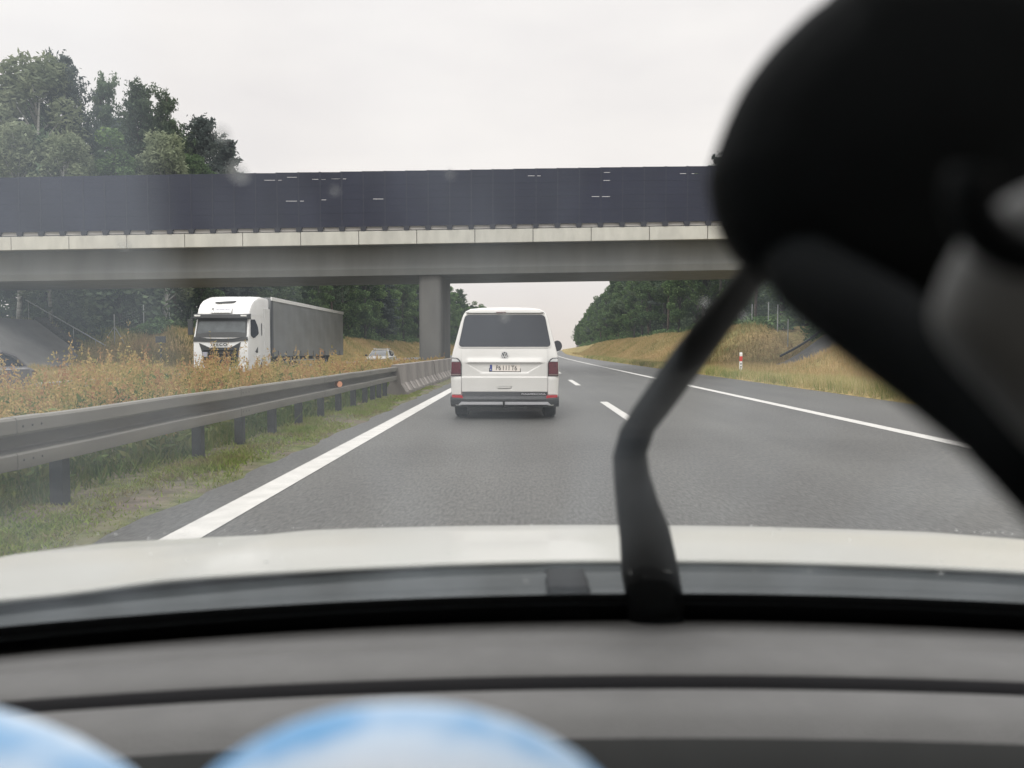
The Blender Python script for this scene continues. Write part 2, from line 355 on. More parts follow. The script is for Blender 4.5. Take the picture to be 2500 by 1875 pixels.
def text_mesh(name, txt, size, m, parent, mtx, depth=0.004, align='CENTER', sx=1.0, bold=0.0, space=1.0):
    cu = bpy.data.curves.new(name, 'FONT'); cu.body = txt; cu.size = size; cu.align_x = align; cu.align_y = 'CENTER'
    cu.extrude = depth; cu.offset = bold; cu.space_character = space
    t = bpy.data.objects.new('tmp_text', cu); COL.objects.link(t)
    dg = bpy.context.evaluated_depsgraph_get(); dg.update()
    me = bpy.data.meshes.new_from_object(t.evaluated_get(dg)); me.name = name
    bpy.data.objects.remove(t); bpy.data.curves.remove(cu)
    me.transform(mtx @ Matrix.Scale(sx, 4, (1, 0, 0)))
    me.materials.clear(); me.materials.append(m)
    o = bpy.data.objects.new(name, me); COL.objects.link(o); o.parent = parent
    return o
FACE = Matrix.Rotation(PI/2, 4, 'X')      # text lying in XZ, readable from -Y

def smooth(a, b, x):
    t = max(0.0, min(1.0, (x - a) / (b - a))); return t * t * (3 - 2 * t)
def npsmooth(a, b, x):
    t = np.clip((x - a) / (b - a), 0, 1); return t * t * (3 - 2 * t)

# ------------------------------------------------------------------ road course
def bend(Y):
    Y = np.asarray(Y, dtype=float)
    q = np.clip(Y, 60, 250) - 60
    return q * q / 8000.0 + 0.0475 * np.clip(Y - 250, 0, None)
L_LINE = (-2.34, -2.09); DASH = (1.77, 1.95); R_LINE = (5.50, 5.74); SHOULDER = 8.75; GRASS_L = -2.72
ONC = (-20.6, -9.7)      # oncoming carriageway

def terr(l, Y):
    """terrain height for lateral l (array) and distance Y (array)"""
    l = np.asarray(l, dtype=float); Y = np.asarray(Y, dtype=float)
    z = np.full(np.broadcast(l, Y).shape, -0.05)
    l = np.broadcast_to(l, z.shape); Y = np.broadcast_to(Y, z.shape)
    wob = 0.35 * np.sin(Y * 0.07 + 1.3) + 0.2 * np.sin(Y * 0.19)
    right = 3.2 * npsmooth(12.6, 19.4, l + wob * 0.8) ** 0.9 - 0.12 * npsmooth(8.9, 10.2, l) + 0.10 * npsmooth(8.75, 8.95, l)
    left = 2.9 * npsmooth(-22.2, -28.5, l + wob) * npsmooth(50, 63, Y)
    med = -0.03 + 0.05 * npsmooth(-2.7, -3.3, l) - 0.16 * npsmooth(-4.5, -8.5, l)
    z = np.where(l > 8.72, right, z)
    z = np.where(l < -2.69, med, z)
    z = np.where(l < -9.6, -0.22, z)
    z = np.where(l < -20.7, -0.16 + left, z)
    # bridge embankments
    fy = np.clip(np.minimum(1 - (np.where(l < 0, 42.5, 46.2) - Y) / 9.0, 1 - (Y - 56.2) / 9.0), 0, 1)
    eL = np.clip((-31.3 - l) * 0.80, 0, 3.3) + np.clip((-40.5 - l) * 0.8, 0, 4.6)
    eR = np.clip((l - 18.0) * 0.62, 0, 3.6) + np.clip((l - 25.5) * 0.8, 0, 4.6)
    z = np.where(l < -29, np.maximum(z, eL * fy), z)
    z = np.where(l > 12, np.maximum(z * (1 - npsmooth(0.0, 1.0, fy)), eR * fy), z)
    # undulation
    amp = npsmooth(9, 13, np.abs(l - 0.0)) * np.where((l < -9) & (l > -21), 0, 1)
    z = z + amp * 0.10 * (np.sin(l * 1.1 + Y * 0.3) * np.sin(Y * 0.45 + l * 0.2) + 0.5 * np.sin(Y * 1.3 + l))
    return z

ys = np.concatenate([np.arange(-30, 120, 1.5), np.arange(120, 400, 8), np.arange(400, 1500, 60), [2200, 3500]])
ls = np.concatenate([[-2500, -900, -300, -120, -80, -60], np.arange(-50, -29, 1.0), np.arange(-29, -20.7, 0.7), [-20.69, -20.5, -9.75, -9.6], np.arange(-9.2, -2.9, 0.8), [-2.74, -2.68, -1, 3, 8.6, 8.7, 8.74],
                     np.arange(8.95, 20, 0.6), np.arange(20, 45, 1.5), [50, 60, 80, 120, 300, 900, 2500]])
LL, YY = np.meshgrid(ls, ys)
ZZ = terr(LL, YY)
XX = LL + bend(YY)
g = MB(); nl = len(ls)
g.v = list(zip(XX.ravel().tolist(), YY.ravel().tolist(), ZZ.ravel().tolist()))
g.f = [(j*nl+i, j*nl+i+1, (j+1)*nl+i+1, (j+1)*nl+i) for j in range(len(ys)-1) for i in range(nl-1)]
tag(g.build('ground', M['ground'], smooth='all', fix=False), kind='structure')

ry = np.concatenate([np.arange(-30, 60, 5), np.arange(60, 400, 6), np.arange(400, 1400, 50)])
def strip(name, a, b, z, m, y0=None, y1=None, jag=0.0):
    yy = ry if y0 is None else np.linspace(y0, y1, max(2, int((y1 - y0) / 4) + 1))
    if jag:
        yy = np.arange(-10, 60, 0.25); yy = np.concatenate([yy, np.arange(60, 1400, 6)])
    s = MB(); bb = bend(yy)
    for i, y in enumerate(yy):
        j = jag * (math.sin(y * 2.1) * 0.5 + math.sin(y * 5.3 + 1) * 0.3 + rnd.uniform(-0.4, 0.4)) if y < 60 else 0
        s.v += [(a + j + bb[i], y, z), (b + bb[i], y, z)]
    s.f = [(2*i, 2*i+1, 2*i+3, 2*i+2) for i in range(len(yy) - 1)]
    return s
tag(strip('road', -2.345, 5.62, 0.0, None).build('road', M['asphalt'], fix=False), kind='structure')
tag(strip('m', GRASS_L, -2.345, 0.0, None, jag=0.06).build('road_margin', M['margin_asphalt'], fix=False), kind='structure')
tag(strip('s', 5.62, SHOULDER, 0.0, None).build('hard_shoulder', M['shoulder_asphalt'], fix=False), kind='structure')
tag(strip('o', ONC[0], ONC[1], -0.17, None).build('oncoming_road', M['asphalt'], fix=False), kind='structure')
lm = strip('l', *L_LINE, 0.005, None)
tag(lm.build('edge_line', M['paint_line'], fix=False), kind='structure')
tag(strip('l', *R_LINE, 0.005, None).build('edge_line', M['paint_line'], fix=False), kind='structure')
dm = MB()
for k in range(-1, 40):
    y0 = 13.25 + 13.1 * k
    t = strip('d', *DASH, 0.005, None, y0, y0 + 4.75); dm.add(t.v, t.f)
tag(dm.build('lane_dashes', M['paint_line'], fix=False), kind='structure')
om = MB()
for a in (-20.2, -9.95):
    t = strip('d', a - 0.1, a + 0.12, -0.165, None); om.add(t.v, t.f)
for k in range(0, 30):
    t = strip('d', -13.0, -12.85, -0.165, None, 12 * k, 12 * k + 4); om.add(t.v, t.f)
tag(om.build('oncoming_lines', M['paint_line'], fix=False), kind='structure')

# ------------------------------------------------------------------ overpass
BZ = lambda x: 0.01525 * (x - 0.5)
def skewY(x): return 0.012 * x
br = thing('overpass_bridge', (0, 48, 0), 'grey concrete overpass spanning the motorway on round median columns', 'bridge')
X0, X1 = -44.0, 38.0
def along(prof, x0, x1, n=12):
    """sweep a (y,z) profile along X with the bridge's slope"""
    rings = []
    for i in range(n + 1):
        x = x0 + (x1 - x0) * i / n
        rings.append([(x, y + skewY(x), z + BZ(x)) for y, z in prof])
    return MB().rings(rings)
along([(0.25, 7.93), (9.0, 7.93), (9.0, 8.55), (0.25, 8.55)], X0, X1).build('deck', M['girder'], br)
along([(1.30, 7.925), (1.05, 6.5), (1.15, 6.09), (7.9, 6.09), (8.05, 6.5), (7.8, 7.925)], X0 + 6, X1 - 6).build('girder', M['girder'], br)
# fascia panels
fw = 3.60; k = 0
x = X0 + 1.35
while x < X1 - fw:
    along([(-0.02, 7.90), (0.24, 7.90), (0.24, 8.72), (-0.02, 8.72)], x + 0.02, x + fw - 0.02, 2).build('fascia_panel', M['fascia'], br, bevel=0.012)
    x += fw
along([(0.10, 8.79), (0.65, 8.79), (0.65, 9.04), (0.16, 9.04)], X0, X1).build('kerb', M['kerb_grey'], br)
along([(0.24, 8.56), (0.60, 8.56), (0.60, 8.785), (0.24, 8.785)], X0, X1).build('kerb_shadow', M['foot'], br)  # dark strip stands in for the shadow gap under the kerb
along([(9.01, 7.90), (9.25, 7.90), (9.25, 9.0), (9.01, 9.0)], X0, X1).build('fascia_panel', M['fascia'], br)
def column(cx, cy, r, z0, z1):
    n = 28
    return MB().rings([[(cx + r * math.cos(2*PI*k/n), cy + r * math.sin(2*PI*k/n), z) for k in range(n)] for z in (z0, 0.9, 2.4, 4.2, z1)])
def pier(cx, y0, y1, hw, r, z0, z1):
    p = []
    for qx, qy, a0 in ((cx + hw - r, y0 + r, -90), (cx + hw - r, y1 - r, 0), (cx - hw + r, y1 - r, 90), (cx - hw + r, y0 + r, 180)):
        for k in range(7):
            a = R(a0 + 90 * k / 6); p.append((qx + r * math.cos(a), qy + r * math.sin(a)))
    MB().rings([[(x_, y_, z) for x_, y_ in p] for z in (z0, 0.9, 2.4, 4.2, z1)]).build('pier', M['pier'], br, smooth=30)
pier(-6.03, 1.35, 7.6, 0.73, 0.28, -0.3, 6.05)
for s in (-1, 1):
    ab = MB()
    if s < 0:
        ab.box(-44, -40.3, 0.9, 8.2, 2.6, 5.5); ab.build('abutment', M['girder'], br)
    else:
        ab.box(26.5, 38, 0.9, 8.2, 2.6, 6.4); ab.build('abutment', M['girder'], br)
# paved slopes under the bridge
def paved(xa, xb, y0, y1, m, name, lift):
    us = np.linspace(0, 1, 10); vs = np.linspace(y0, y1, 6)
    s = MB().grid(lambda u, v: (xa + (xb - xa) * u, v - 48, float(terr(np.array(xa + (xb - xa) * u), np.array(51.0))) + lift), us, vs)
    n = len(s.v)
    return s.build(name, m, br)
paved(-31.0, -35.9, 42.6, 55.3, M['slope'], 'paved_slope', 0.16)
paved(17.8, 24.4, 46.6, 55.0, M['slope'], 'paved_slope', 0.16)
ks = MB()
for i in range(16):
    xa = -31.0 - i * 0.28
    ks.box(xa - 0.28, xa, 7.45, 8.7, 0.0 + i * 0.225 - 0.3, 0.22 + i * 0.225)
ks.build('stairs', M['kerb_dark'], br)

# handrail beside the stairs
hr = thing('handrail', (-29.4, 56.9, 0.1), 'thin pale metal handrail climbing the embankment beside the overpass stairs', 'handrail')
p0 = Vector((-0.6, 0, 0.75)); p1 = Vector((-7.9, 0.3, 4.85))
MB().cyl(p0, p1, 0.045).build('rail', M['steel_post'], hr, smooth=True)
for t in (0.03, 0.27, 0.5, 0.74, 0.97):
    p = p0.lerp(p1, t); MB().cyl(p, p - Vector((0, 0, 2.7)), 0.03).build('post', M['steel_post'], hr, smooth=True)

# screen fence on the overpass
sf = thing('screen_fence', (0, 48, 8.7), 'tall dark blue-grey screen fence with narrow light slits along the overpass edge', 'fence')
pitch = 1.335
slits = [(651,694,445),(706,732,438),(767,800,443),(814,850,442),(703,747,495),(777,801,492),(914,943,490),(1288,1319,435),(1471,1486,427),(1470,1486,446),(1442,1486,484.6),(1654,1672,430),(1682,1698,430)]
SL = [((a - 1279) / 1878 * 48.1, (b - 1279) / 1878 * 48.1, 1.22 + (854 - y) / 1878 * 48.1) for a, b, y in slits]
nx = 0
x = -42.0
ph = 0
while x < 34:
    b = BZ(x + pitch / 2); yk = skewY(x)
    z0, z1 = 9.00 - 8.7 + b, 12.38 - 8.7 + b + rnd.uniform(-0.012, 0.012)
    cuts = sorted([(zz - 8.7, max(sa, x + 0.08), min(sb, x + pitch - 0.08)) for sa, sb, zz in SL if min(sb, x + pitch) - max(sa, x) > 0.25])
    p = MB(); zc = z0
    xa, xb = x + 0.015, x + pitch - 0.015
    y0, y1 = 0.0 + yk, 0.07 + yk
    # shallow horizontal boards: alternate board depth
    def boards(za, zb):
        n = max(1, round((zb - za) / 0.42))
        for i in range(n):
            a, c = za + (zb - za) * i / n, za + (zb - za) * (i + 1) / n
            p.box(xa, xb, y0 + 0.004 * (i % 2), y1, a + (0.004 if i else 0), c)
    for zz, sa, sb in cuts:
        boards(zc, zz - 0.017)
        p.box(xa, sa, y0, y1, zz - 0.017, zz + 0.017); p.box(sb, xb, y0, y1, zz - 0.017, zz + 0.017)
        zc = zz + 0.017
    boards(zc, z1)
    p.build('screen_panel', M['screen'], sf)
    q = MB().box(x - 0.05, x + 0.05, -0.012 + yk, 0.14 + yk, 0.03 + BZ(x), 12.40 - 8.7 + BZ(x))
    po = q.build('post', M['screen_post'], sf)
    q = MB().prism([(x - 0.13, 0.02 + BZ(x)), (x + 0.13, 0.02 + BZ(x)), (x + 0.20, 0.31 + BZ(x)), (x - 0.20, 0.31 + BZ(x))], -0.04 + yk, 0.18 + yk, lambda p, a: (p[0], a, p[1]))
    q.build('post_foot', M['foot'], po)
    x += pitch

# ------------------------------------------------------------------ guardrail and concrete barrier
gr = thing('guardrail', (-3.5, 3, 0), 'grey galvanised steel guardrail on dark posts beside the weedy median', 'guardrail')
prof = [(0.0,0.405),(0.03,0.40),(0.085,0.412),(0.09,0.43),(0.09,0.51),(0.08,0.522),(-0.045,0.530),(-0.055,0.545),(-0.055,0.622),(-0.045,0.636),(0.078,0.642),(0.09,0.66),(0.09,0.745),(0.078,0.762),(0.03,0.766),(-0.005,0.762),
        (-0.008,0.750),(0.035,0.752),(0.072,0.742),(0.076,0.668),(0.06,0.658),(-0.052,0.644),(-0.062,0.625),(-0.062,0.542),(-0.052,0.522),(0.065,0.512),(0.076,0.50),(0.076,0.436),(0.03,0.415)]
yy = list(np.arange(-6, 18.6, 1.5))
MB().rings([[(px, y, pz + 0.004 * math.sin(y * 1.7)) for px, pz in prof] for y in yy]).build('rail', M['galv'], gr, smooth=22)
for yp in (-2.2, 0.3, 2.9, 5.45, 6.7, 7.95, 9.25, 10.6, 11.9, 13.2, 14.4, 15.3, 16.1, 16.9):
    pb = MB()
    pb.prism([(-0.17, yp - 0.05), (-0.17, yp + 0.05), (-0.158, yp + 0.05), (-0.158, yp - 0.03), (-0.077, yp - 0.03), (-0.077, yp + 0.05), (-0.064, yp + 0.05), (-0.064, yp - 0.05)], -0.35, 0.70, lambda p, a: (p[0], p[1], a))
    pb.build('post', M['galv_dark'], gr, bevel=0.004)
for yj in (-2.0, 2.1, 6.2, 10.1, 14.0):
    MB().rings([[(px + (0.004 if px > 0 else -0.004), y, 0.585 + (pz - 0.585) * 1.012) for px, pz in prof] for y in (yj, yj + 0.16, yj + 0.32)]).build('rail_joint', M['galv'], gr, smooth=22)
    for dy in (0.06, 0.16, 0.26):
        for zz in (0.47, 0.70): MB().cyl((0.088, yj + dy, zz), (0.096, yj + dy, zz), 0.009, n=6).build('bolt', M['galv_dark'], gr)
rf = MB().cyl((0.03, 11.2, 0.585), (0.10, 11.13, 0.585), 0.055, n=16).build('reflector', M['orange'], gr, smooth=True)

def barrier_seg(name, L, label):
    o = thing('concrete_barrier', (0, 0, 0), label, 'concrete barrier', 'concrete barrier segments in the median')
    p = [(-0.30, -0.05), (-0.30, 0.08), (-0.16, 0.30), (-0.10, 0.82), (0.10, 0.82), (0.16, 0.30), (0.30, 0.08), (0.30, -0.05)]
    MB().rings([[(a, y, b) for a, b in p] for y in (0.0, L * 0.33, L * 0.66, L)]).build('barrier_body', M['barrier'], o, bevel=0.012)
    for yy_ in (0.55, 1.45):
        pc = MB()
        pc.add([(0.165, yy_, 0.30), (0.285, yy_ - 0.02, 0.105), (0.285, yy_ + 0.36, 0.105), (0.165, yy_ + 0.34, 0.30),
                (0.17, yy_, 0.32), (0.305, yy_ - 0.02, 0.11), (0.305, yy_ + 0.36, 0.11), (0.17, yy_ + 0.34, 0.32)],
               [(4,5,6,7),(0,1,5,4),(1,2,6,5),(2,3,7,6),(3,0,4,7)])
        pc.build('lifting_slot', M['barrier_pale'], o)
    return o
bs = barrier_seg('b', 1.98, 'first concrete barrier segment where the steel guardrail ends')
bs.location = (-3.46, 20.6, 0.0)
for i in range(1, 22):
    c = copy_tree(bs)
    y = 20.6 + 2.0 * i
    c.location = (-3.46 + float(bend(y)) + rnd.uniform(-0.015, 0.015), y, 0); c.rotation_euler = (0, 0, rnd.uniform(-0.006, 0.006))
    names = {1: 'second concrete barrier segment after the guardrail end', 2: 'third concrete barrier segment after the guardrail end', 3: 'fourth concrete barrier segment after the guardrail end',
             4: 'fifth concrete barrier segment after the guardrail end'}
    c['label'] = names.get(i, 'grey concrete barrier segment farther along the median near the bridge columns')

# ------------------------------------------------------------------ wheels
def wheel(parent, x, y, r, w, rim=True, name='wheel', out=1):
    n = 28
    def ring(rr, xx): return [(xx, y + rr * math.cos(2*PI*k/n), r + rr * math.sin(2*PI*k/n)) for k in range(n)]
    t = MB().rings([ring(r*0.62, x - w/2), ring(r*0.9, x - w/2), ring(r, x - w*0.38), ring(r, x + w*0.38), ring(r*0.9, x + w/2), ring(r*0.62, x + w/2)]).build('tyre', M['rubber'], None, smooth=50)
    if name == 'wheel':
        o = bpy.data.objects.new('wheel', None); COL.objects.link(o); o.parent = parent; t.parent = o
        p = o
    else:
        p = parent; t.parent = parent
    if rim:
        xo = x + out * (w/2 + 0.002)
        q = MB().rings([ring(r*0.60, x + out*w*0.3), ring(r*0.63, xo), ring(r*0.55, xo), ring(r*0.5, xo - out*0.04), ring(r*0.16, xo - out*0.03), ring(r*0.12, xo)])
        for k in range(5):
            a = 2*PI*k/5
            q.tube([(xo - out*0.01, y + r*0.12*math.cos(a), r + r*0.12*math.sin(a)), (xo - out*0.01, y + r*0.55*math.cos(a), r + r*0.55*math.sin(a))], r*0.07, 6)
        q.build('rim', M['rim'], p, smooth=40)

# ------------------------------------------------------------------ van
van = thing('van', (-0.34, 13.45, 0.0), 'white passenger van with tinted rear window driving ahead in the left lane', 'van')
def yr(z): return 0.0 if z < 1.0 else (z - 1.0) ** 1.15 * 0.24
vprof = [(0.86, 0.24), (0.925, 0.30), (0.945, 0.48), (0.955, 0.75), (0.948, 1.0), (0.925, 1.16), (0.885, 1.32), (0.835, 1.52), (0.785, 1.72), (0.745, 1.84), (0.70, 1.905), (0.62, 1.945), (0.40, 1.968), (0.0, 1.975)]
def vring(y, s=1.0, zs=1.0, shear=1.0, drop=0.0):
    L = []
    for w, z in vprof: L.append((w * s, z))
    out = [(-w, y + yr(z) * shear, 0.24 + (z - 0.24) * zs - drop * smooth(1.2, 1.95, z)) for w, z in L]
    out += [(w, y + yr(z) * shear, 0.24 + (z - 0.24) * zs - drop * smooth(1.2, 1.95, z)) for w, z in L[::-1][1:]]
    return out
body = MB()
rs = [vring(0.035, 0.962, 0.992), vring(0.045, 0.985, 0.997), vring(0.075, 0.996, 1.0), vring(0.14, 1, 1), vring(0.9, 1, 1, 0.6), vring(2.4, 1, 1, 0.2), vring(3.3, 1, 1, 0.0), vring(3.9, 0.985, 0.99, -0.8, 0.05), vring(4.35, 0.95, 0.62, 0, 0), vring(4.82, 0.86, 0.45, 0, 0)]
n = len(rs[0])
body.rings(rs, cap=False, closed=True)
for ri in (0, len(rs) - 1):
    o = ri * n
    for i in range((n - 1) // 2):
        a, b_ = o + i, o + n - 1 - i
        if i + 1 == n - 2 - i: body.f.append((a, a + 1, b_))
        else: body.f.append((a, a + 1, b_ - 1, b_))
bo = body.build('body', M['white_paint'], van, smooth=50)
# tailgate skin with plate recess and fold line
def tgy(x, z):
    y = yr(z) + 0.018
    # trapezoid recess
    hw = 0.62 - 0.20 * smooth(0.99, 0.82, z)
    ins = smooth(hw + 0.035, hw - 0.025, abs(x)) * smooth(1.0, 0.985, z)
    y += 0.05 * ins * smooth(0.795, 0.93, z) ** 0.7
    y -= 0.022 * smooth(1.10, 0.998, z) * smooth(0.985, 0.992, z) * smooth(0.72, 0.6, abs(x))
    y -= 0.026 * smooth(0.752, 0.735, z) - 0.004 * smooth(0.74, 0.5, z)
    # handle scoop
    h = smooth(0.135, 0.10, abs(x)) * smooth(0.575, 0.57, z) * smooth(0.52, 0.565, z)
    y += 0.035 * h
    # wrap at edges
    y += 0.05 * max(0, abs(x) - 0.70) ** 2 * 10
    return y
us = np.linspace(-0.752, 0.752, 95); vs = np.concatenate([np.linspace(0.49, 0.73, 22), np.linspace(0.735, 0.755, 6), np.linspace(0.765, 0.975, 20), np.linspace(0.98, 1.004, 8), np.linspace(1.02, 1.235, 10)])
tg = MB().grid(lambda x, z: (x, tgy(x, z), z), us, vs)
tg.build('tailgate', M['white_paint'], van, smooth='all')
# side corner panels below tail lights
for s in (-1, 1):
    c = MB().grid(lambda u, z: (s * (0.760 + 0.165 * u), 0.002 + 0.05 * u ** 3 - 0.012 * smooth(0.75, 0.735, z), z), np.linspace(0, 1, 10), np.linspace(0.44, 0.752, 10))
    c.build('corner_panel', M['white_paint'], van, smooth='all')
def rearplate(poly, off, th, name, m, parent=van, bevel=0.0, smoothv=False):
    return MB().prism(poly, 0, 1, lambda p, a: (p[0], yr(p[1]) + (0.035 if a else 0) - off + (th if a else 0), p[1])).build(name, m, parent, bevel=bevel)
def rounded(pts, r, k=5):
    out = []; n = len(pts)
    for i in range(n):
        p = Vector(pts[i]); a = (Vector(pts[i-1]) - p); b = (Vector(pts[(i+1) % n]) - p)
        rr = min(r, a.length * 0.45, b.length * 0.45)
        s, e = p + a.normalized() * rr, p + b.normalized() * rr
        for j in range(k + 1):
            t = j / k
            out.append(tuple(s * (1-t)**2 + p * 2*t*(1-t) + e * t*t))
    return out
# rear window: subdivided so it follows the curved rear
def window_skin(poly_l, z0, z1, off):
    s = MB()
    zs_ = np.linspace(z0, z1, 16)
    return s
wp = rounded([(-0.815, 1.275), (0.815, 1.275), (0.705, 1.84), (-0.705, 1.84)], 0.075)
rearplate(wp, -0.020, 0.0, 'rear_window', M['dark_glass'])
wf = rounded([(-0.835, 1.255), (0.835, 1.255), (0.722, 1.858), (-0.722, 1.858)], 0.085)
rearplate(wf, -0.026, 0.0, 'window_surround', M['white_paint'])
# roof spoiler lip & brake light
MB().prism([(-0.70, 1.885), (-0.62, 1.925), (0.62, 1.925), (0.70, 1.885), (0.62, 1.872), (-0.62, 1.872)], 0, 1, lambda p, a: (p[0], yr(p[1]) - 0.02 + 0.14 * a, p[1] + 0.02 * a)).build('spoiler', M['white_paint'], van, bevel=0.006)
MB().box(-0.15, 0.02, 0.165, 0.21, 1.872, 1.888).build('brake_light', M['red_lens'], van)
# emblem: ring with V over W
em = bpy.data.objects.new('emblem', None); COL.objects.link(em); em.parent = van; em.location = (0, yr(1.125) + 0.006, 1.125)
er = MB(); n = 32
for ra, rb, ya, yb in ((0.058, 0.068, -0.010, 0.012),):
    er.rings([[(rr * math.cos(2*PI*k/n), yy_, rr * math.sin(2*PI*k/n)) for k in range(n)] for rr, yy_ in ((ra, yb), (ra, ya), (rb, ya), (rb, yb))], cap=False)
def bar2(mb, a, b, w):
    a = Vector((a[0], 0, a[1])); b = Vector((b[0], 0, b[1])); d = (b - a).normalized(); q = Vector((-d.z, 0, d.x)) * w / 2
    mb.add([a - q + Vector((0,-0.010,0)), a + q + Vector((0,-0.010,0)), b + q + Vector((0,-0.010,0)), b - q + Vector((0,-0.010,0)), a - q, a + q, b + q, b - q], [(0,1,2,3),(0,4,5,1),(1,5,6,2),(2,6,7,3),(3,7,4,0)])
for s in (-1, 1):
    bar2(er, (s*0.026, 0.055), (s*0.003, 0.008), 0.012)          # upper V
    bar2(er, (s*0.052, 0.030), (s*0.024, -0.048), 0.012)         # outer W
    bar2(er, (s*0.024, -0.048), (s*0.002, 0.000), 0.012)         # inner W
er.build('emblem_ring', M['emblem'], em)
MB().rings([[(rr * math.cos(2*PI*k/n), yy_, rr * math.sin(2*PI*k/n)) for k in range(n)] for rr, yy_ in ((0.0585, -0.002), (0.0585, 0.02))]).build('emblem_disc', M['ink'], em)
# licence plate
pl = bpy.data.objects.new('licence_plate', None); COL.objects.link(pl); pl.parent = van; pl.location = (0.005, 0.035, 0.898); pl.rotation_euler = (R(-4), R(0.7), 0)
MB().box(-0.278, 0.278, 0.0, 0.02, -0.066, 0.066).build('plate_frame', M['ink'], pl, bevel=0.003)
MB().box(-0.222, 0.265, -0.004, 0.0, -0.054, 0.057).build('plate_face', M['plate_white'], pl)
MB().box(-0.265, -0.224, -0.0042, 0.0, -0.054, 0.057).build('country_strip', M['plate_blue'], pl)
text_mesh('plate_text', 'P6 I I I T6', 0.118, M['ink'], pl, Matrix.Translation((0.026, -0.006, 0.0)) @ FACE, 0.001, sx=0.80, bold=0.0008)
text_mesh('country_code', 'PL', 0.03, M['post_white'], pl, Matrix.Translation((-0.245, -0.006, -0.032)) @ FACE, 0.001)
# handle shadow lip
MB().prism([(-0.13, 0.573), (0.115, 0.573), (0.105, 0.553), (-0.12, 0.553)], 0, 1, lambda p, a: (p[0], -0.022 + a * 0.02, p[1])).build('handle', M['white_paint'], van, bevel=0.004)
# lower dark trim, bumper, diffuser
MB().box(-0.742, 0.748, -0.012, 0.05, 0.405, 0.484).build('trim_strip', M['grey_plastic'], van, bevel=0.006)
pt = bpy.data.objects.new('lettering_plate', None)
MB().box(0.28, 0.735, -0.0165, -0.0125, 0.418, 0.474).build('lettering_plate', M['ink'], van)
text_mesh('lettering', 'PANAMERICANA', 0.045, M['silver'], van, Matrix.Translation((0.505, -0.0185, 0.445)) @ FACE, 0.001, sx=1.25)
bp_ = MB()
def bump_ring(x, q):
    e = 0.11 * max(0, (abs(x) - 0.62) / 0.33) ** 2.2
    return [(x, yy_ + e, zz) for yy_, zz in ((0.10, 0.21), (0.03, 0.235), (-0.035, 0.27), (-0.075, 0.335), (-0.082, 0.36), (-0.07, 0.40), (-0.03, 0.412), (0.10, 0.415))]
bp_.rings([bump_ring(x, 0) for x in np.linspace(-0.955, 0.955, 25)])
bp_.build('bumper', M['grey_plastic'], van, smooth=30)
df = MB()
for s0, s1 in ((-0.83, 0.83),):
    df.prism([(-0.82, 0.248), (-0.755, 0.312), (0.755, 0.312), (0.82, 0.248), (0.74, 0.262), (-0.74, 0.262)], 0, 1, lambda p, a: (p[0], -0.088 + 0.15 * (abs(p[0]) / 0.85) ** 8 * 0.3 + a * 0.06 + (0.312 - p[1]) * 0.35, p[1]))
df.build('skid_plate', M['silver'], van, bevel=0.004)
for s in (-1, 1):
    MB().prism([(s*0.735, 0.425), (s*0.925, 0.43), (s*0.925, 0.385), (s*0.725, 0.375)], 0, 1, lambda p, a: (p[0], -0.085 + 0.11 * max(0, (abs(p[0]) - 0.62) / 0.33) ** 2.2 + 0.05 * a, p[1])).build('reflector', M['red_reflector'], van, bevel=0.004)
MB().tube([(-0.01, 0.12, 0.24), (-0.01, -0.07, 0.22), (-0.01, -0.13, 0.26), (-0.01, -0.14, 0.31), (-0.01, -0.14, 0.345)], [0.022, 0.022, 0.02, 0.018, 0.026], 10).build('tow_bar', M['ink'], van, smooth=True)
# tail lights
for s in (-1, 1):
    t = bpy.data.objects.new('tail_light', None); COL.objects.link(t); t.parent = van
    def tl(poly, off, name, m, th=0.05, bev=0.003):
        return MB().prism([(s*a, b) for a, b in poly], 0, 1, lambda p, a: (p[0], 0.012 + 0.9 * max(0, abs(p[0]) - 0.80) ** 2 + max(0, p[1] - 1.0) * 0.05 - off + th * a, p[1])).build(name, m, t, bevel=bev)
    outline = [(0.758, 0.757), (0.757, 0.975), (0.768, 1.012), (0.80, 1.055), (0.835, 1.078), (0.932, 1.085), (0.945, 0.757)]
    tl(outline, 0.010, 'lamp_housing', M['ink'], 0.08)
    tl([(0.768, 0.800), (0.768, 0.972), (0.78, 1.005), (0.93, 1.005), (0.938, 0.800)], 0.019, 'red_lens', M['red_lens'])
    tl([(0.792, 1.013), (0.815, 1.043), (0.845, 1.064), (0.926, 1.068), (0.929, 1.013)], 0.019, 'clear_lens', M['clear_lens'])
    tl([(0.768, 0.772), (0.768, 0.792), (0.939, 0.792), (0.939, 0.772)], 0.0185, 'lower_lens', mat('smoked_lens', (0.20, 0.13, 0.12), 0.2))
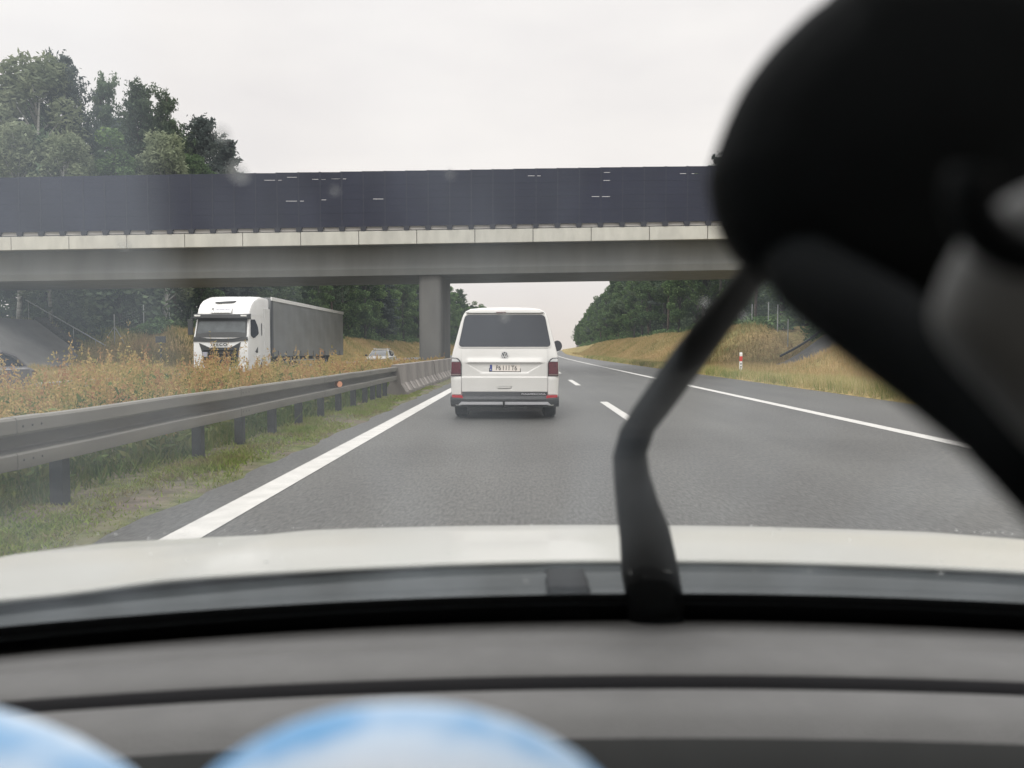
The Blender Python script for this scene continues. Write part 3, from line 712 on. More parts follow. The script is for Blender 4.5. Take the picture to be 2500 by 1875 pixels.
# seams
# wheels and underbody
for s in (-1, 1):
    wheel(van, s * 0.80, 0.72, 0.335, 0.235, out=s)
    wheel(van, s * 0.80, 3.75, 0.335, 0.235, out=s)
MB().box(-0.66, 0.66, 0.10, 4.2, 0.135, 0.30).build('underbody', M['ink'], van)
MB().cyl((0.36, 0.0, 0.21), (0.36, 0.4, 0.21), 0.035).build('exhaust', M['galv_dark'], van, smooth=True)
for s in (-1, 1):
    mr_ = MB().rings([[(s * (1.065 + 0.105 * math.cos(t)*sc_), 3.35 + dy, 1.30 + 0.125 * math.sin(t)*sc_ * (1 if math.sin(t) > 0 else 0.9)) for t in [2*PI*k/16 for k in range(16)]] for dy, sc_ in ((0.0, 0.9), (0.02, 1.0), (0.10, 0.9), (0.16, 0.5))])
    mo = mr_.build('mirror', M['white_paint'] if s < 0 else M['black_plastic'], van, smooth=50)
    g_ = MB().rings([[(s * (1.065 + 0.09 * math.cos(t)), 3.345 + dy, 1.30 + 0.105 * math.sin(t)) for t in [2*PI*k/16 for k in range(16)]] for dy in (-0.002, 0.004)])
    g_.build('mirror_glass', M['dark_glass'], mo)
    MB().cyl((s*0.93, 3.42, 1.22), (s*1.0, 3.4, 1.25), 0.035).build('mirror_arm', M['black_plastic'], mo)

# ------------------------------------------------------------------ lorry
T0 = (-13.72, 34.6, -0.15)
tr = thing('lorry', T0, 'white lorry cab with long grey curtain trailer on the oncoming carriageway', 'lorry')
cab = MB()
sprof = [(0.10, 0.35), (0.02, 0.60), (0.0, 1.25), (0.03, 1.90), (0.10, 2.05), (0.32, 2.78), (0.36, 2.98), (2.25, 2.98), (2.3, 0.95), (1.7, 0.95), (1.55, 0.55), (1.0, 0.5), (0.7, 0.45)]
xs = [-1.27, -1.24, 0, 1.24, 1.27]
def cabx(p, a): return (a, p[0], p[1])
rings = []
for x_, ins in ((-1.27, 0.10), (-1.235, 0.03), (-1.0, 0.0), (1.0, 0.0), (1.235, 0.03), (1.27, 0.10)):
    rings.append([(x_ * (1 - 0.035 * smooth(1.9, 3.0, z)), y + (ins if y < 0.5 else -ins * 0.3 if y > 2 else 0), z) for y, z in sprof])
cabo = MB().rings(rings).build('cab', M['truck_white'], tr, smooth=35)
# roof deflector
dp = [(0.30, 2.95), (0.40, 3.20), (0.62, 3.47), (0.95, 3.68), (1.55, 3.86), (2.3, 3.92), (2.9, 3.90), (2.9, 3.0), (2.25, 2.95)]
rings = []
for x_, k_ in ((-1.23, 0.84), (-1.18, 0.93), (-1.0, 0.985), (-0.6, 1.0), (0.6, 1.0), (1.0, 0.985), (1.18, 0.93), (1.23, 0.84)):
    rings.append([(x_, y + (1 - k_) * 1.2 * (1 if y < 2 else 0), 2.95 + (z - 2.95) * k_) for y, z in dp])
deflo = MB().rings(rings).build('roof_deflector', M['truck_white'], tr, smooth=40)
MB().prism([(-0.50, 3.52), (0.45, 3.575), (0.36, 3.50), (-0.36, 3.455)], 0, 1, lambda p, a: (p[0], 0.56 + (p[1] - 3.44) * 1.2 + 0.2 * a, p[1] + 0.05)).build('roof_hatch', M['sign_dark'], deflo)
# side fairings behind the cab
for s in (-1, 1):
    MB().box(s*1.25 - 0.02, s*1.25 + 0.02, 2.2, 3.0, 0.6, 3.35).build('side_fairing', M['truck_white'], tr, bevel=0.01)
    MB().box(s*1.18 - 0.05, s*1.18 + 0.05, 1.75, 3.0, 0.42, 0.98).build('side_skirt', M['truck_white'], tr, bevel=0.02)
def fy(z):      # front face y on cab at height z
    return np.interp(z, [0.35, 0.6, 1.25, 1.9, 2.05, 2.78, 2.98], [0.10, 0.02, 0.0, 0.03, 0.10, 0.32, 0.36])
def frontplate(poly, off, name, m, parent, th=0.05, bevel=0.0, dense=True):
    pts = []
    for i in range(len(poly)):
        a, b = Vector(poly[i]), Vector(poly[(i+1) % len(poly)])
        for k in range(4): pts.append(tuple(a.lerp(b, k / 4)))
    return MB().prism(pts, 0, 1, lambda p, a: (p[0], float(fy(p[1])) - off + th * a + 0.10 * max(0, abs(p[0]) - 0.9) ** 2, p[1])).build(name, m, parent, bevel=bevel)
frontplate([(-1.16, 1.93), (1.16, 1.93), (1.12, 2.80), (-1.12, 2.80)], 0.022, 'windscreen_frame', M['sign_dark'], cabo)
frontplate(rounded([(-1.10, 2.06), (1.10, 2.06), (1.06, 2.66), (-1.06, 2.66)], 0.1, 3), 0.030, 'windscreen', M['screen_glass'], cabo)
MB().prism([(-0.03, 2.80), (-0.02, 2.98), (0.36, 3.02), (0.36, 2.76)], -1.25, 1.25, lambda p, a: (a, p[0] + 0.10 * (abs(a) / 1.25) ** 4, p[1])).build('sun_visor', M['grey_plastic'], tr, bevel=0.02)
for s in (-1, 1):
    MB().box(s*1.05 - 0.13, s*1.05 + 0.13, 0.04, 0.09, 2.88, 2.945).build('marker_lamp', M['bead'], tr)
# white bonnet panel below the screen, lettering and grille
frontplate([(-1.24, 1.75), (-0.5, 1.72), (0.5, 1.72), (1.24, 1.80), (1.22, 1.96), (0.6, 1.89), (0, 1.875), (-0.6, 1.89), (-1.22, 1.96)], 0.035, 'scuttle_panel', M['sign_dark'], cabo)
text_mesh('lettering', 'IVECO', 0.19, M['ink'], tr, Matrix.Translation((-0.05, -0.045, 1.60)) @ FACE, 0.01, sx=1.12, bold=0.004, space=1.28)
frontplate([(-0.98, 1.68), (-0.50, 1.47), (0.45, 1.47), (0.92, 1.72), (0.83, 1.30), (0.78, 0.62), (-0.78, 0.62), (-0.85, 1.30)], 0.02, 'grille', M['sign_dark'], tr)
for zz in (1.30, 1.12, 0.94, 0.78):
    frontplate([(-0.76, zz), (0.74, zz), (0.74, zz + 0.05), (-0.76, zz + 0.05)], 0.05, 'grille_bar', M['holder'], tr)
MB().box(-0.80, -0.58, -0.06, -0.03, 1.05, 1.27).build('plate', M['grey_ink'], tr)
for s in (-1, 1):
    frontplate([(s*1.24, 0.74), (s*0.80, 0.66), (s*0.70, 0.48), (s*1.10, 0.50), (s*1.23, 0.58)], 0.04, 'headlight', M['bead'], tr, bevel=0.01)
frontplate([(-1.25, 0.47), (1.25, 0.47), (1.2, 0.34), (-1.2, 0.34)], 0.03, 'bumper', M['truck_white'], tr)
# roof sign letters on the deflector front
sg = bpy.data.objects.new('roof_sign', None); COL.objects.link(sg); sg.parent = tr; sg.location = (-0.06, 0.30, 3.18); sg.rotation_euler = (R(-35), 0, 0)
MB().box(-0.52, 0.48, 0.0, 0.02, -0.16, 0.17).build('sign_board', M['post_white'], sg)
text_mesh('letter', 'R', 0.22, M['ink'], sg, Matrix.Translation((-0.38, -0.006, 0.03)) @ FACE, 0.003)
gl_ = MB()
xx_ = -0.25
for w_ in (0.05, 0.09, 0.04, 0.07, 0.09, 0.06, 0.09, 0.07):
    gl_.box(xx_, xx_ + w_ * 0.75, -0.008, 0.0, -0.02, 0.07 if w_ > 0.06 else 0.05); xx_ += w_ + 0.012
gl_.box(-0.50, -0.36, -0.008, 0.0, -0.125, -0.105); gl_.box(-0.30, 0.44, -0.008, 0.0, -0.125, -0.105)
gl_.build('sign_print', M['grey_ink'], sg)
# side (driver side faces +X) window, door seams, vents
for s in (-1, 1):
    sp = rounded([(0.36, 2.02), (0.42, 2.80), (1.02, 2.78), (1.35, 2.45), (1.42, 2.12), (0.75, 1.90)], 0.12, 4)
    MB().prism(sp, 0, 1, lambda p, a: (s * (1.262 - 0.045 * smooth(1.9, 3.0, p[1]) + 0.008 - 0.03 * a), p[0], p[1])).build('side_window', M['dark_glass'], cabo)
    MB().box(s*1.268 - 0.012, s*1.268 + 0.012, 1.78, 1.82, 2.05, 2.62).build('air_vent', M['sign_dark'], cabo)
    MB().prism([(0.9, 1.28), (1.25, 1.50), (1.25, 1.24), (1.1, 1.22)], 0, 1, lambda p, a: (s * (1.272 - 0.02 * a), p[0], p[1])).build('door_emblem', M['sign_dark'], cabo)
    mm_ = MB().box(s*1.42 - 0.11, s*1.42 + 0.11, 0.12, 0.24, 2.05, 2.75)
    mm_.tube([(s*1.25, 0.35, 2.82), (s*1.42, 0.2, 2.80), (s*1.42, 0.2, 2.7)], 0.03, 6)
    if s < 0: mm_.build('mirror', M['sign_dark'], tr, bevel=0.04)
    # wheel arch lip
    MB().tube([(s*1.255, 1.45 + 0.62 * math.cos(t), 0.52 + 0.62 * math.sin(t)) for t in np.linspace(PI, 0, 12)], 0.025, 6).build('arch_lip', M['truck_white'], tr)
    wheel(tr, s * 1.08, 1.45, 0.50, 0.32, out=s)
    wheel(tr, s * 1.08, 5.2, 0.50, 0.5, out=s)
    for yy_ in (12.3, 13.6, 14.9): wheel(tr, s * 1.08, yy_, 0.48, 0.38, out=s)
# trailer
trl = MB().box(-1.25, 1.25, 3.25, 18.3, 1.02, 3.93).build('trailer', M['curtain'], tr, bevel=0.02)
for s in (-1, 1):
    c = MB().grid(lambda y, z: (s * (1.262 + 0.012 * math.sin(y * 2.1 + z) * math.sin(z * 2.3 + y * 0.5) + 0.002 * math.sin(y * 6.2)), y, z), np.linspace(3.30, 18.25, 120), np.linspace(1.05, 3.80, 24))
    c.build('curtain', M['curtain'], trl, smooth='all')
    for ys_ in np.arange(4.2, 18.0, 1.3):
        MB().box(s*1.278 - 0.006, s*1.278 + 0.006, ys_, ys_ + 0.05, 0.98, 1.32).build('curtain_strap', M['galv_dark'], trl)
    MB().box(s*1.27 - 0.03, s*1.27 + 0.03, 3.24, 18.31, 3.79, 3.97).build('roof_rail', M['post_white'], trl)
    MB().box(s*1.27 - 0.02, s*1.27 + 0.02, 3.22, 3.45, 1.0, 3.80).build('corner_post', M['truck_white'] if s < 0 else M['grey_plastic'], trl)
    for z0_, z1_ in ((0.50, 0.56), (0.78, 0.84)):
        MB().box(s*1.24 - 0.02, s*1.24 + 0.02, 6.4, 11.4, z0_, z1_).build('side_guard', M['steel_post'], tr)
    for y_ in (6.5, 8.0, 9.6, 11.2): MB().box(s*1.20 - 0.02, s*1.20 + 0.02, y_, y_ + 0.08, 0.5, 1.02).build('guard_post', M['steel_post'], tr)
MB().box(-0.45, 0.45, 2.0, 18.0, 0.75, 1.0).build('chassis', M['sign_dark'], tr)

# ------------------------------------------------------------------ cars
def car(loc, paint, label, rack=False, length=4.5, w=0.89, h=1.43):
    c = thing('car', loc, label, 'car')
    L = length
    # stations along y: 0 front -> L rear ; (y, halfwidth, bottom, top)
    st = [(0.0, 0.62, 0.32, 0.62), (0.06, 0.74, 0.26, 0.70), (0.25, 0.83, 0.22, 0.78), (0.9, w, 0.20, 0.88), (1.5, w, 0.19, 0.93), (2.6, w, 0.19, 0.95), (3.6, w, 0.20, 0.96), (4.1, 0.86, 0.22, 0.95), (L - 0.08, 0.80, 0.27, 0.90), (L, 0.72, 0.34, 0.80)]
    def ring(y, hw, b, t):
        r = [(hw*0.90, b), (hw, b + 0.10), (hw*1.0, b + 0.5*(t-b)), (hw*0.97, t - 0.07), (hw*0.86, t), (hw*0.4, t + 0.02)]
        return [(x, y, z) for x, z in r] + [(-x, y, z) for x, z in r[::-1]]
    MB().rings([ring(*q) for q in st]).build('body', paint, c, smooth=40)
    # greenhouse
    gh = [(1.22, 0.72, 0.90, 0.90), (1.65, 0.71, 0.93, 1.19), (2.05, 0.70, 0.94, h - 0.04), (2.6, 0.70, 0.94, h), (3.3, 0.69, 0.94, h - 0.03), (3.85, 0.67, 0.94, 1.22), (4.2, 0.66, 0.92, 0.94)]
    def gring(y, hw, b, t, e=0.0):
        k = (t - b) / (h - 0.9); x2 = hw - 0.17 * k
        r = [(hw + e, b - 0.02), (x2 + e, t - 0.05 * k), (x2 - 0.08 + e, t + e)]
        return [(x, y, z) for x, z in r] + [(-x, y, z) for x, z in r[::-1]]
    MB().rings([gring(*q) for q in gh]).build('windows', M['dark_glass'] if paint is not M['white_paint'] else M['screen_glass'], c, smooth=30)
    rf_ = [(2.0, 0.70, 0.94, h - 0.055), (2.1, 0.70, 0.94, h - 0.03), (2.6, 0.70, 0.94, h), (3.2, 0.69, 0.94, h - 0.02), (3.4, 0.69, 0.94, h - 0.07)]
    def rring(y, hw, b, t):
        k = (t - b) / (h - 0.9); x2 = hw - 0.17 * k + 0.012
        r = [(x2, t - 0.06), (x2 - 0.02, t - 0.01), (x2 - 0.1, t + 0.014)]
        return [(x, y, z) for x, z in r] + [(-x, y, z) for x, z in r[::-1]]
    MB().rings([rring(*q) for q in rf_]).build('roof', paint, c, smooth=40)
    for s in (-1, 1):
        MB().tube([(s*0.735, 1.25, 0.91), (s*0.63, 1.75, 1.20), (s*0.565, 2.08, h - 0.05)], 0.03, 6).build('pillar', paint, c)
        MB().tube([(s*0.60, 3.35, h - 0.08), (s*0.64, 3.85, 1.22), (s*0.69, 4.2, 0.93)], 0.045, 6).build('pillar', paint, c)
        MB().tube([(s*0.725, 2.75, 0.93), (s*0.575, 2.75, h - 0.05)], 0.03, 6).build('pillar', M['ink'], c)
        wheel(c, s * 0.76, 0.85, 0.32, 0.21, out=s); wheel(c, s * 0.76, 3.5, 0.32, 0.21, out=s)
        MB().prism([(s*0.50, 0.60), (s*0.76, 0.66), (s*0.79, 0.74), (s*0.55, 0.67)], 0, 1, lambda p, a: (p[0], 0.0 + 0.22 * max(0, abs(p[0]) - 0.55) * 2 + 0.1 * a - 0.01, p[1])).build('headlight', M['bead'], c)
        MB().box(s*0.97 - 0.10, s*0.97 + 0.10, 1.42, 1.52, 0.92, 1.04).build('mirror', M['ink'], c, bevel=0.03)
        MB().box(s*0.72 - 0.09, s*0.72 + 0.09, L - 0.12, L - 0.03, 0.70, 0.84).build('tail_light', M['red_lens'], c)
    MB().box(-0.42, 0.42, -0.015, 0.04, 0.54, 0.64).build('grille', M['ink'], c, bevel=0.01)
    MB().box(-0.55, 0.55, -0.005, 0.1, 0.33, 0.44).build('air_intake', M['ink'], c, bevel=0.01)
    MB().box(-0.24, 0.24, -0.03, -0.016, 0.44, 0.53).build('plate', M['plate_white'], c)
    if rack:
        for s in (-1, 1): MB().tube([(s*0.50, 2.1, h + 0.0), (s*0.50, 2.2, h + 0.07), (s*0.50, 3.2, h + 0.07), (s*0.50, 3.3, h - 0.02)], 0.018, 6).build('roof_rail', M['silver'], c)
        MB().box(-0.60, 0.60, 2.3, 2.36, h + 0.07, h + 0.11).build('crossbar', M['post_white'], c)
        MB().box(-0.60, 0.60, 3.0, 3.06, h + 0.07, h + 0.11).build('crossbar', M['post_white'], c)
    return c
car((-10.95, 56.5, -0.17), M['white_paint'], 'white car with roof bars following the lorry on the oncoming carriageway', rack=True, h=1.40)
car((-13.9, 16.0, -0.17), M['grey_paint'], 'dark grey car at the left edge passing the paved bridge slope')

# ------------------------------------------------------------------ roadside furniture
sg = thing('road_sign', (-20.9, 44.0, -0.1), 'small dark rectangular sign plate seen from behind on its post', 'sign')
MB().cyl((0, 0, 0), (0, 0, 1.95), 0.06).build('post', M['sign_dark'], sg)
MB().box(-0.30, 0.30, -0.035, 0.0, 1.72, 2.10).build('sign_plate', M['sign_dark'], sg, bevel=0.01)
gp = thing('guide_post', (11.35, 40.5, 0.0), 'white roadside guide post with a red band on the right verge', 'guide post')
def gpr(z, s=1): return [(-0.075*s, -0.05*s, z), (0.075*s, -0.05*s, z), (0.06*s, 0.04*s, z), (-0.06*s, 0.04*s, z)]
MB().rings([gpr(-0.2), gpr(0.62)]).build('post', M['post_white'], gp, bevel=0.01)
MB().rings([gpr(0.62, 1.03), gpr(0.88, 1.03)]).build('red_band', M['post_red'], gp, bevel=0.006)
MB().rings([gpr(0.88), gpr(1.0), [(a, b + 0.02, c + 0.06 * (1 if b < 0 else 0)) for a, b, c in gpr(1.03, 0.9)]]).build('post_cap', M['post_white'], gp, bevel=0.01)
for zz in (0.30, 0.45): MB().box(-0.03, 0.03, -0.056, -0.05, zz, zz + 0.07).build('number_mark', M['ink'], gp)
dc = thing('drain_pipe', (18.5, 56.0, 0.0), 'thin dark drain line slanting down the grassy right bank', 'drain')
dpts = []
for t in np.linspace(0, 1, 9):
    lx, ly = 18.5 + 3.6 * t, 55.9 + 0.6 * t
    dpts.append((lx - 18.5, ly - 56.0, float(terr(np.array(lx), np.array(ly))) + 0.42))
MB().tube(dpts, 0.085, 8).build('pipe', M['ink'], dc)
def fence(name, pts, label, brace=None):
    f = thing('wildlife_fence', pts[0], label, 'fence')
    o = Vector(pts[0])
    for i, p in enumerate(pts):
        q = Vector(p) - o
        MB().cyl(q - Vector((0, 0, 0.4)), q + Vector((0, 0, 2.2)), 0.045, n=8).build('post', M['steel_post'], f, smooth=True)
        if brace and i in brace:
            MB().cyl(q + Vector((0, 0, 1.3)), q + Vector((-1.1, 0.3, 0)), 0.03, n=6).build('brace', M['steel_post'], f)
            MB().cyl(q + Vector((0, 0, 1.3)), q + Vector((0.9, -0.3, 0)), 0.03, n=6).build('brace', M['steel_post'], f)
    w = MB()
    for i in range(len(pts) - 1):
        a, b = Vector(pts[i]) - o, Vector(pts[i+1]) - o
        for zz in np.linspace(0.15, 2.1, 10): w.tube([a + Vector((0, 0, zz)), b + Vector((0, 0, zz))], 0.0016, 3)
        nn = int((b - a).length / 0.3)
        for k in range(1, nn):
            c = a.lerp(b, k / nn); w.tube([c + Vector((0, 0, 0.1)), c + Vector((0, 0, 2.1))], 0.0012, 3)
    w.build('wire_mesh', M['steel_post'], f)
def on(l, y): return (l + float(bend(y)), y, float(terr(np.array(l), np.array(y))))
fence('f', [on(20.6, y) for y in (60.5, 63.0, 65.4, 70.1, 74.8, 79.5, 84.2, 88.9)], 'wire fence on pale posts along the right bank top')
fence('f', [on(-30.8, y) for y in (57.5, 62, 66.5, 71, 75.5, 80)], 'wire fence with a braced pale post below the left forest', brace=(0, 2))

# ------------------------------------------------------------------ trees
def leaf_quads(centers, size, rng, flat=0.6, droop=0.0, aspect=1.6):
    n = len(centers)
    a = rng.normal(size=(n, 3)); a[:, 2] *= flat; a /= np.linalg.norm(a, axis=1)[:, None]
    b = rng.normal(size=(n, 3)); b -= a * (a * b).sum(1)[:, None]; b /= np.linalg.norm(b, axis=1)[:, None]
    s = size * rng.uniform(0.6, 1.3, size=(n, 1))
    a = a * s * aspect * 0.5; b = b * s * 0.5
    a[:, 2] -= droop * s[:, 0]
    return np.stack([centers - a, centers - b * 0.9, centers + a, centers + b * 0.9], axis=1)   # diamond leaf clumps

def trunk_mesh(h, r, rng, bend_=0.3, limbs=()):
    t = MB(); pts = []; bx, by = rng.uniform(-bend_, bend_, 2)
    for i in range(8):
        f = i / 7; pts.append((bx * math.sin(f * 2.2), by * math.sin(f * 2.7), -0.5 + (h + 0.5) * f))
    t.tube(pts, [r * (1 - 0.88 * (i / 7)) for i in range(8)], 7)
    for a, b, rr in limbs: t.tube([a, (Vector(a) + Vector(b)) / 2 + Vector((0, 0, 0.15)), b], [rr, rr * 0.6, rr * 0.2], 5)
    return t

def tree_proto(kind, seed):
    """returns (trunk MB, crown quads) at height 20 m"""
    rng = np.random.default_rng(seed); H = 20.0
    limbs = []; C = []
    if kind == 'pine':
        z = H * 0.34
        while z < H - 0.5:
            f = (z - H * 0.34) / (H * 0.66)
            rad = (3.3 * (1 - f) ** 0.75 + 0.55) * rng.uniform(0.65, 1.2)
            nb = 6 if f < 0.75 else 5
            a0 = rng.uniform(0, 6.28)
            for k in range(nb):
                if rng.random() < 0.15: continue
                an = a0 + 2*PI*k/nb + rng.uniform(-0.4, 0.4); L = rad * rng.uniform(0.5, 1.2); up = rng.uniform(0.05, 0.35) + 0.75 * f
                def bp(t): return np.array([L * t * math.cos(an), L * t * math.sin(an), z + L * up * t * t])
                limbs.append(((0, 0, z), tuple(bp(0.55)), 0.06)); limbs.append((tuple(bp(0.55)), tuple(bp(1.0)), 0.03))
                for t in np.linspace(0.4, 1.05, 6):
                    p = bp(t); sd = 0.34 * L * (1.1 - t * 0.7) * rng.uniform(-1, 1)
                    p = p + np.array([-math.sin(an) * sd, math.cos(an) * sd, rng.uniform(0, 0.25)])
                    C.append(p + rng.normal(size=(26, 3)) * np.array([0.19, 0.19, 0.12]))
            z += 0.98 * rng.uniform(0.8, 1.25) * (1 - 0.4 * f)
        for zz in np.linspace(H - 1.2, H + 0.1, 6): C.append(np.array([0, 0, zz]) + rng.normal(size=(12, 3)) * np.array([0.16, 0.16, 0.14]))
        C = np.concatenate(C); Q = leaf_quads(C, 0.155, rng, 1.2, aspect=2.3)
        tm = trunk_mesh(H * 0.98, 0.24, rng, 0.25, limbs)
    elif kind == 'spruce':
        z = H * 0.12
        while z < H:
            f = (z / H - 0.12) / 0.88
            rad = 3.3 * (1 - f) ** 0.85 + 0.15
            nb = 8
            for k in range(nb):
                an = rng.uniform(0, 6.28); L = rad * rng.uniform(0.55, 1.12)
                e = (L * math.cos(an), L * math.sin(an), z - L * 0.18 + L * 0.35 * f)
                limbs.append(((0, 0, z), e, 0.05))
                for t in np.linspace(0.3, 1.0, 5):
                    p = np.array([e[0] * t, e[1] * t, z + (e[2] - z) * t])
                    C.append(p + rng.normal(size=(12, 3)) * np.array([0.30, 0.30, 0.14]) * (0.5 + 0.5 * (1 - f)))
            z += 0.62 * (1 - 0.3 * f)
        C = np.concatenate(C); Q = leaf_quads(C, 0.26, rng, 0.6, droop=0.15, aspect=1.9)
        tm = trunk_mesh(H * 0.98, 0.24, rng, 0.1, limbs)
    else:
        base = H * (0.14 if kind == 'leaf' else 0.20)
        nblob = 42
        for i in range(nblob):
            f = rng.uniform(0, 1) ** 0.9
            zc = base + (H * 0.97 - base) * f
            rmax = (3.6 if kind == 'leaf' else 2.8) * math.sin(PI * min(1, 0.16 + 0.80 * f)) ** 0.8
            an = rng.uniform(0, 6.28); rr = rmax * math.sqrt(rng.uniform(0.05, 1))
            p = np.array([rr * math.cos(an), rr * math.sin(an), zc])
            limbs.append(((0, 0, max(base * 0.7, zc - 2.5)), tuple(p), 0.09))
            sr = rng.uniform(0.75, 1.35) * (1 if kind == 'leaf' else 0.8)
            m_ = int(300 * sr)
            d = rng.normal(size=(m_, 3)); d /= np.linalg.norm(d, axis=1)[:, None]
            d *= (rng.uniform(0.25, 1.05, size=(m_, 1)) ** 0.5) * sr
            d[:, 2] *= 0.75 if kind == 'leaf' else 1.5
            C.append(p + d)
        C = np.concatenate(C); Q = leaf_quads(C, 0.235 if kind == 'leaf' else 0.18, rng, 0.6, droop=0.0 if kind == 'leaf' else 0.45, aspect=1.5 if kind == 'leaf' else 2.2)
        tm = trunk_mesh(H * 0.9, 0.25, rng, 0.5, limbs)
    return tm, Q

PROTO = {}
def make_proto(key, kind, seed, tmat, cmat):
    tm, Q = tree_proto(kind, seed)
    root = thing('tree', (0, -500, 0), 'x', 'tree')
    tm.build('trunk', tmat, root, smooth='all', fix=False)
    np_obj('crown', Q, 4, cmat, root)
    PROTO[key] = [root, tm, Q, False]
make_proto('pine0', 'pine', 1, M['trunk_pine'], M['pine'])
make_proto('pine1', 'pine', 2, M['trunk_pine'], M['pine'])
make_proto('darkpine', 'pine', 5, M['trunk_grey'], M['dark_pine'])
make_proto('spruce', 'spruce', 3, M['trunk_grey'], M['dark_pine'])
make_proto('leaf0', 'leaf', 11, M['trunk_grey'], M['leaf'])
make_proto('leaf1', 'leaf', 12, M['trunk_grey'], M['leaf'])
make_proto('leaf2', 'leaf', 15, M['trunk_grey'], M['leaf'])
make_proto('birch0', 'birch', 13, M['trunk_birch'], M['birch_leaf'])
make_proto('birch1', 'birch', 14, M['trunk_birch'], M['birch_leaf'])
NM = {'pine0': 'pine_tree', 'pine1': 'pine_tree', 'darkpine': 'pine_tree', 'spruce': 'spruce_tree', 'leaf0': 'broadleaf_tree', 'leaf1': 'broadleaf_tree', 'leaf2': 'broadleaf_tree', 'birch0': 'birch_tree', 'birch1': 'birch_tree'}
def plant(key, X, Y, h, label, group, wide=1.0, z=None):
    P = PROTO[key]
    if not P[3]: r = P[0]; P[3] = True
    else: r = copy_tree(P[0])
    r.name = NM[key]
    if z is None: z = float(terr(np.array(X - bend(Y)), np.array(Y))) - 0.1
    s = h / 20.0
    r.location = (X, Y, z); r.scale = (s * wide, s * wide, s); r.rotation_euler = (rnd.uniform(-0.03, 0.03), rnd.uniform(-0.03, 0.03), rnd.uniform(0, 6.28))
    tag(r, label, 'tree', group)
    return r
# the trees that stand above the overpass on the left: (px, top py, Y, kind, width, label)   px in the 2212-wide view
top = [(-45, 150, 66, 'birch1', 1.25, 'tall pale birch cut by the left frame edge above the overpass'),
       (78, 128, 67, 'birch0', 1.35, 'tall feathery pale green birch above the overpass screen'),
       (160, 132, 70, 'darkpine', 0.78, 'tallest dark pine standing right of the feathery birch'),
       (213, 168, 73, 'pine0', 0.7, 'pine with a round topped narrow crown right of the tallest dark pine'),
       (312, 203, 72, 'pine1', 0.9, 'broad loose pine between the round topped pine and the spiky pine'),
       (376, 208, 74, 'pine0', 0.72, 'spiky topped pine near the right end of the group above the overpass'),
       (450, 264, 77, 'darkpine', 1.1, 'dark pine stepping down at the right end above the overpass'),
       (486, 305, 80, 'spruce', 1.25, 'last low conifer of the group above the overpass'),
       (30, 270, 61, 'birch1', 1.2, 'low yellow green birch at the far left behind the overpass'),
       (150, 300, 62, 'birch0', 1.25, 'low pale birch in front of the tallest dark pine'),
       (255, 292, 63, 'leaf0', 1.0, 'bushy mid green tree in front of the broad loose pine'),
       (350, 290, 66, 'birch1', 1.2, 'low birch below the spiky topped pine'),
       (430, 325, 70, 'leaf1', 0.9, 'small bushy tree below the dark pine at the right end'),
       (110, 235, 84, 'pine1', 1.2, 'pine filling the gap behind the feathery birch and the tallest dark pine'),
       (255, 262, 84, 'darkpine', 1.25, 'dark pine behind the bushy mid green tree'),
       (345, 272, 86, 'pine1', 1.2, 'pine standing behind the spiky topped pine on its left'),
       (412, 292, 86, 'pine0', 1.2, 'loose pine behind the spiky topped pine on its right'),
       (20, 205, 80, 'leaf0', 1.1, 'wide crowned tree behind the birches at the left frame edge')]
for px, py, Y, key, w_, lab in top:
    X = (px - 1132) / 1662 * Y
    zt = 1.22 + (756 - py) / 1662 * Y
    z = float(terr(np.array(X - bend(Y)), np.array(Y)))
    plant(key, X, Y, zt - z, lab, 'trees standing above the overpass on the left', w_, z)
# forest edges
keysL = ['leaf0', 'leaf1', 'leaf2', 'spruce', 'leaf0', 'leaf2', 'pine1', 'leaf1']
keysR = ['pine0', 'leaf1', 'leaf0', 'pine1', 'leaf2', 'darkpine', 'leaf0']
Y = 84.0; i = 0
while Y < 520:
    l = -30.0 + rnd.uniform(-1.2, 1.5)
    if Y < 110: l -= 1.0
    plant(keysL[i % len(keysL)] if Y > 96 else 'pine1', l + float(bend(Y)), Y, rnd.uniform(15.5, 20.5) if Y > 115 else rnd.uniform(11.5, 13.0), 'leafy forest edge tree left of the oncoming carriageway beyond the overpass', 'forest edge trees on the left', rnd.uniform(0.9, 1.2))
    Y += rnd.uniform(3.6, 5.2) * (1 + Y / 320); i += 1
Y = 60.0; i = 0
while Y < 700:
    l = 21.8 + rnd.uniform(-1.0, 1.4) + (1.5 if Y < 80 else 0)
    k_ = keysR[i % len(keysR)]
    plant(k_, l + float(bend(Y)), Y, rnd.uniform(15.0, 19.5), 'tall green forest edge tree on the bank right of the motorway', 'forest edge trees on the right', rnd.uniform(0.85, 1.15))
    Y += rnd.uniform(3.6, 5.2) * (1 + Y / 320); i += 1
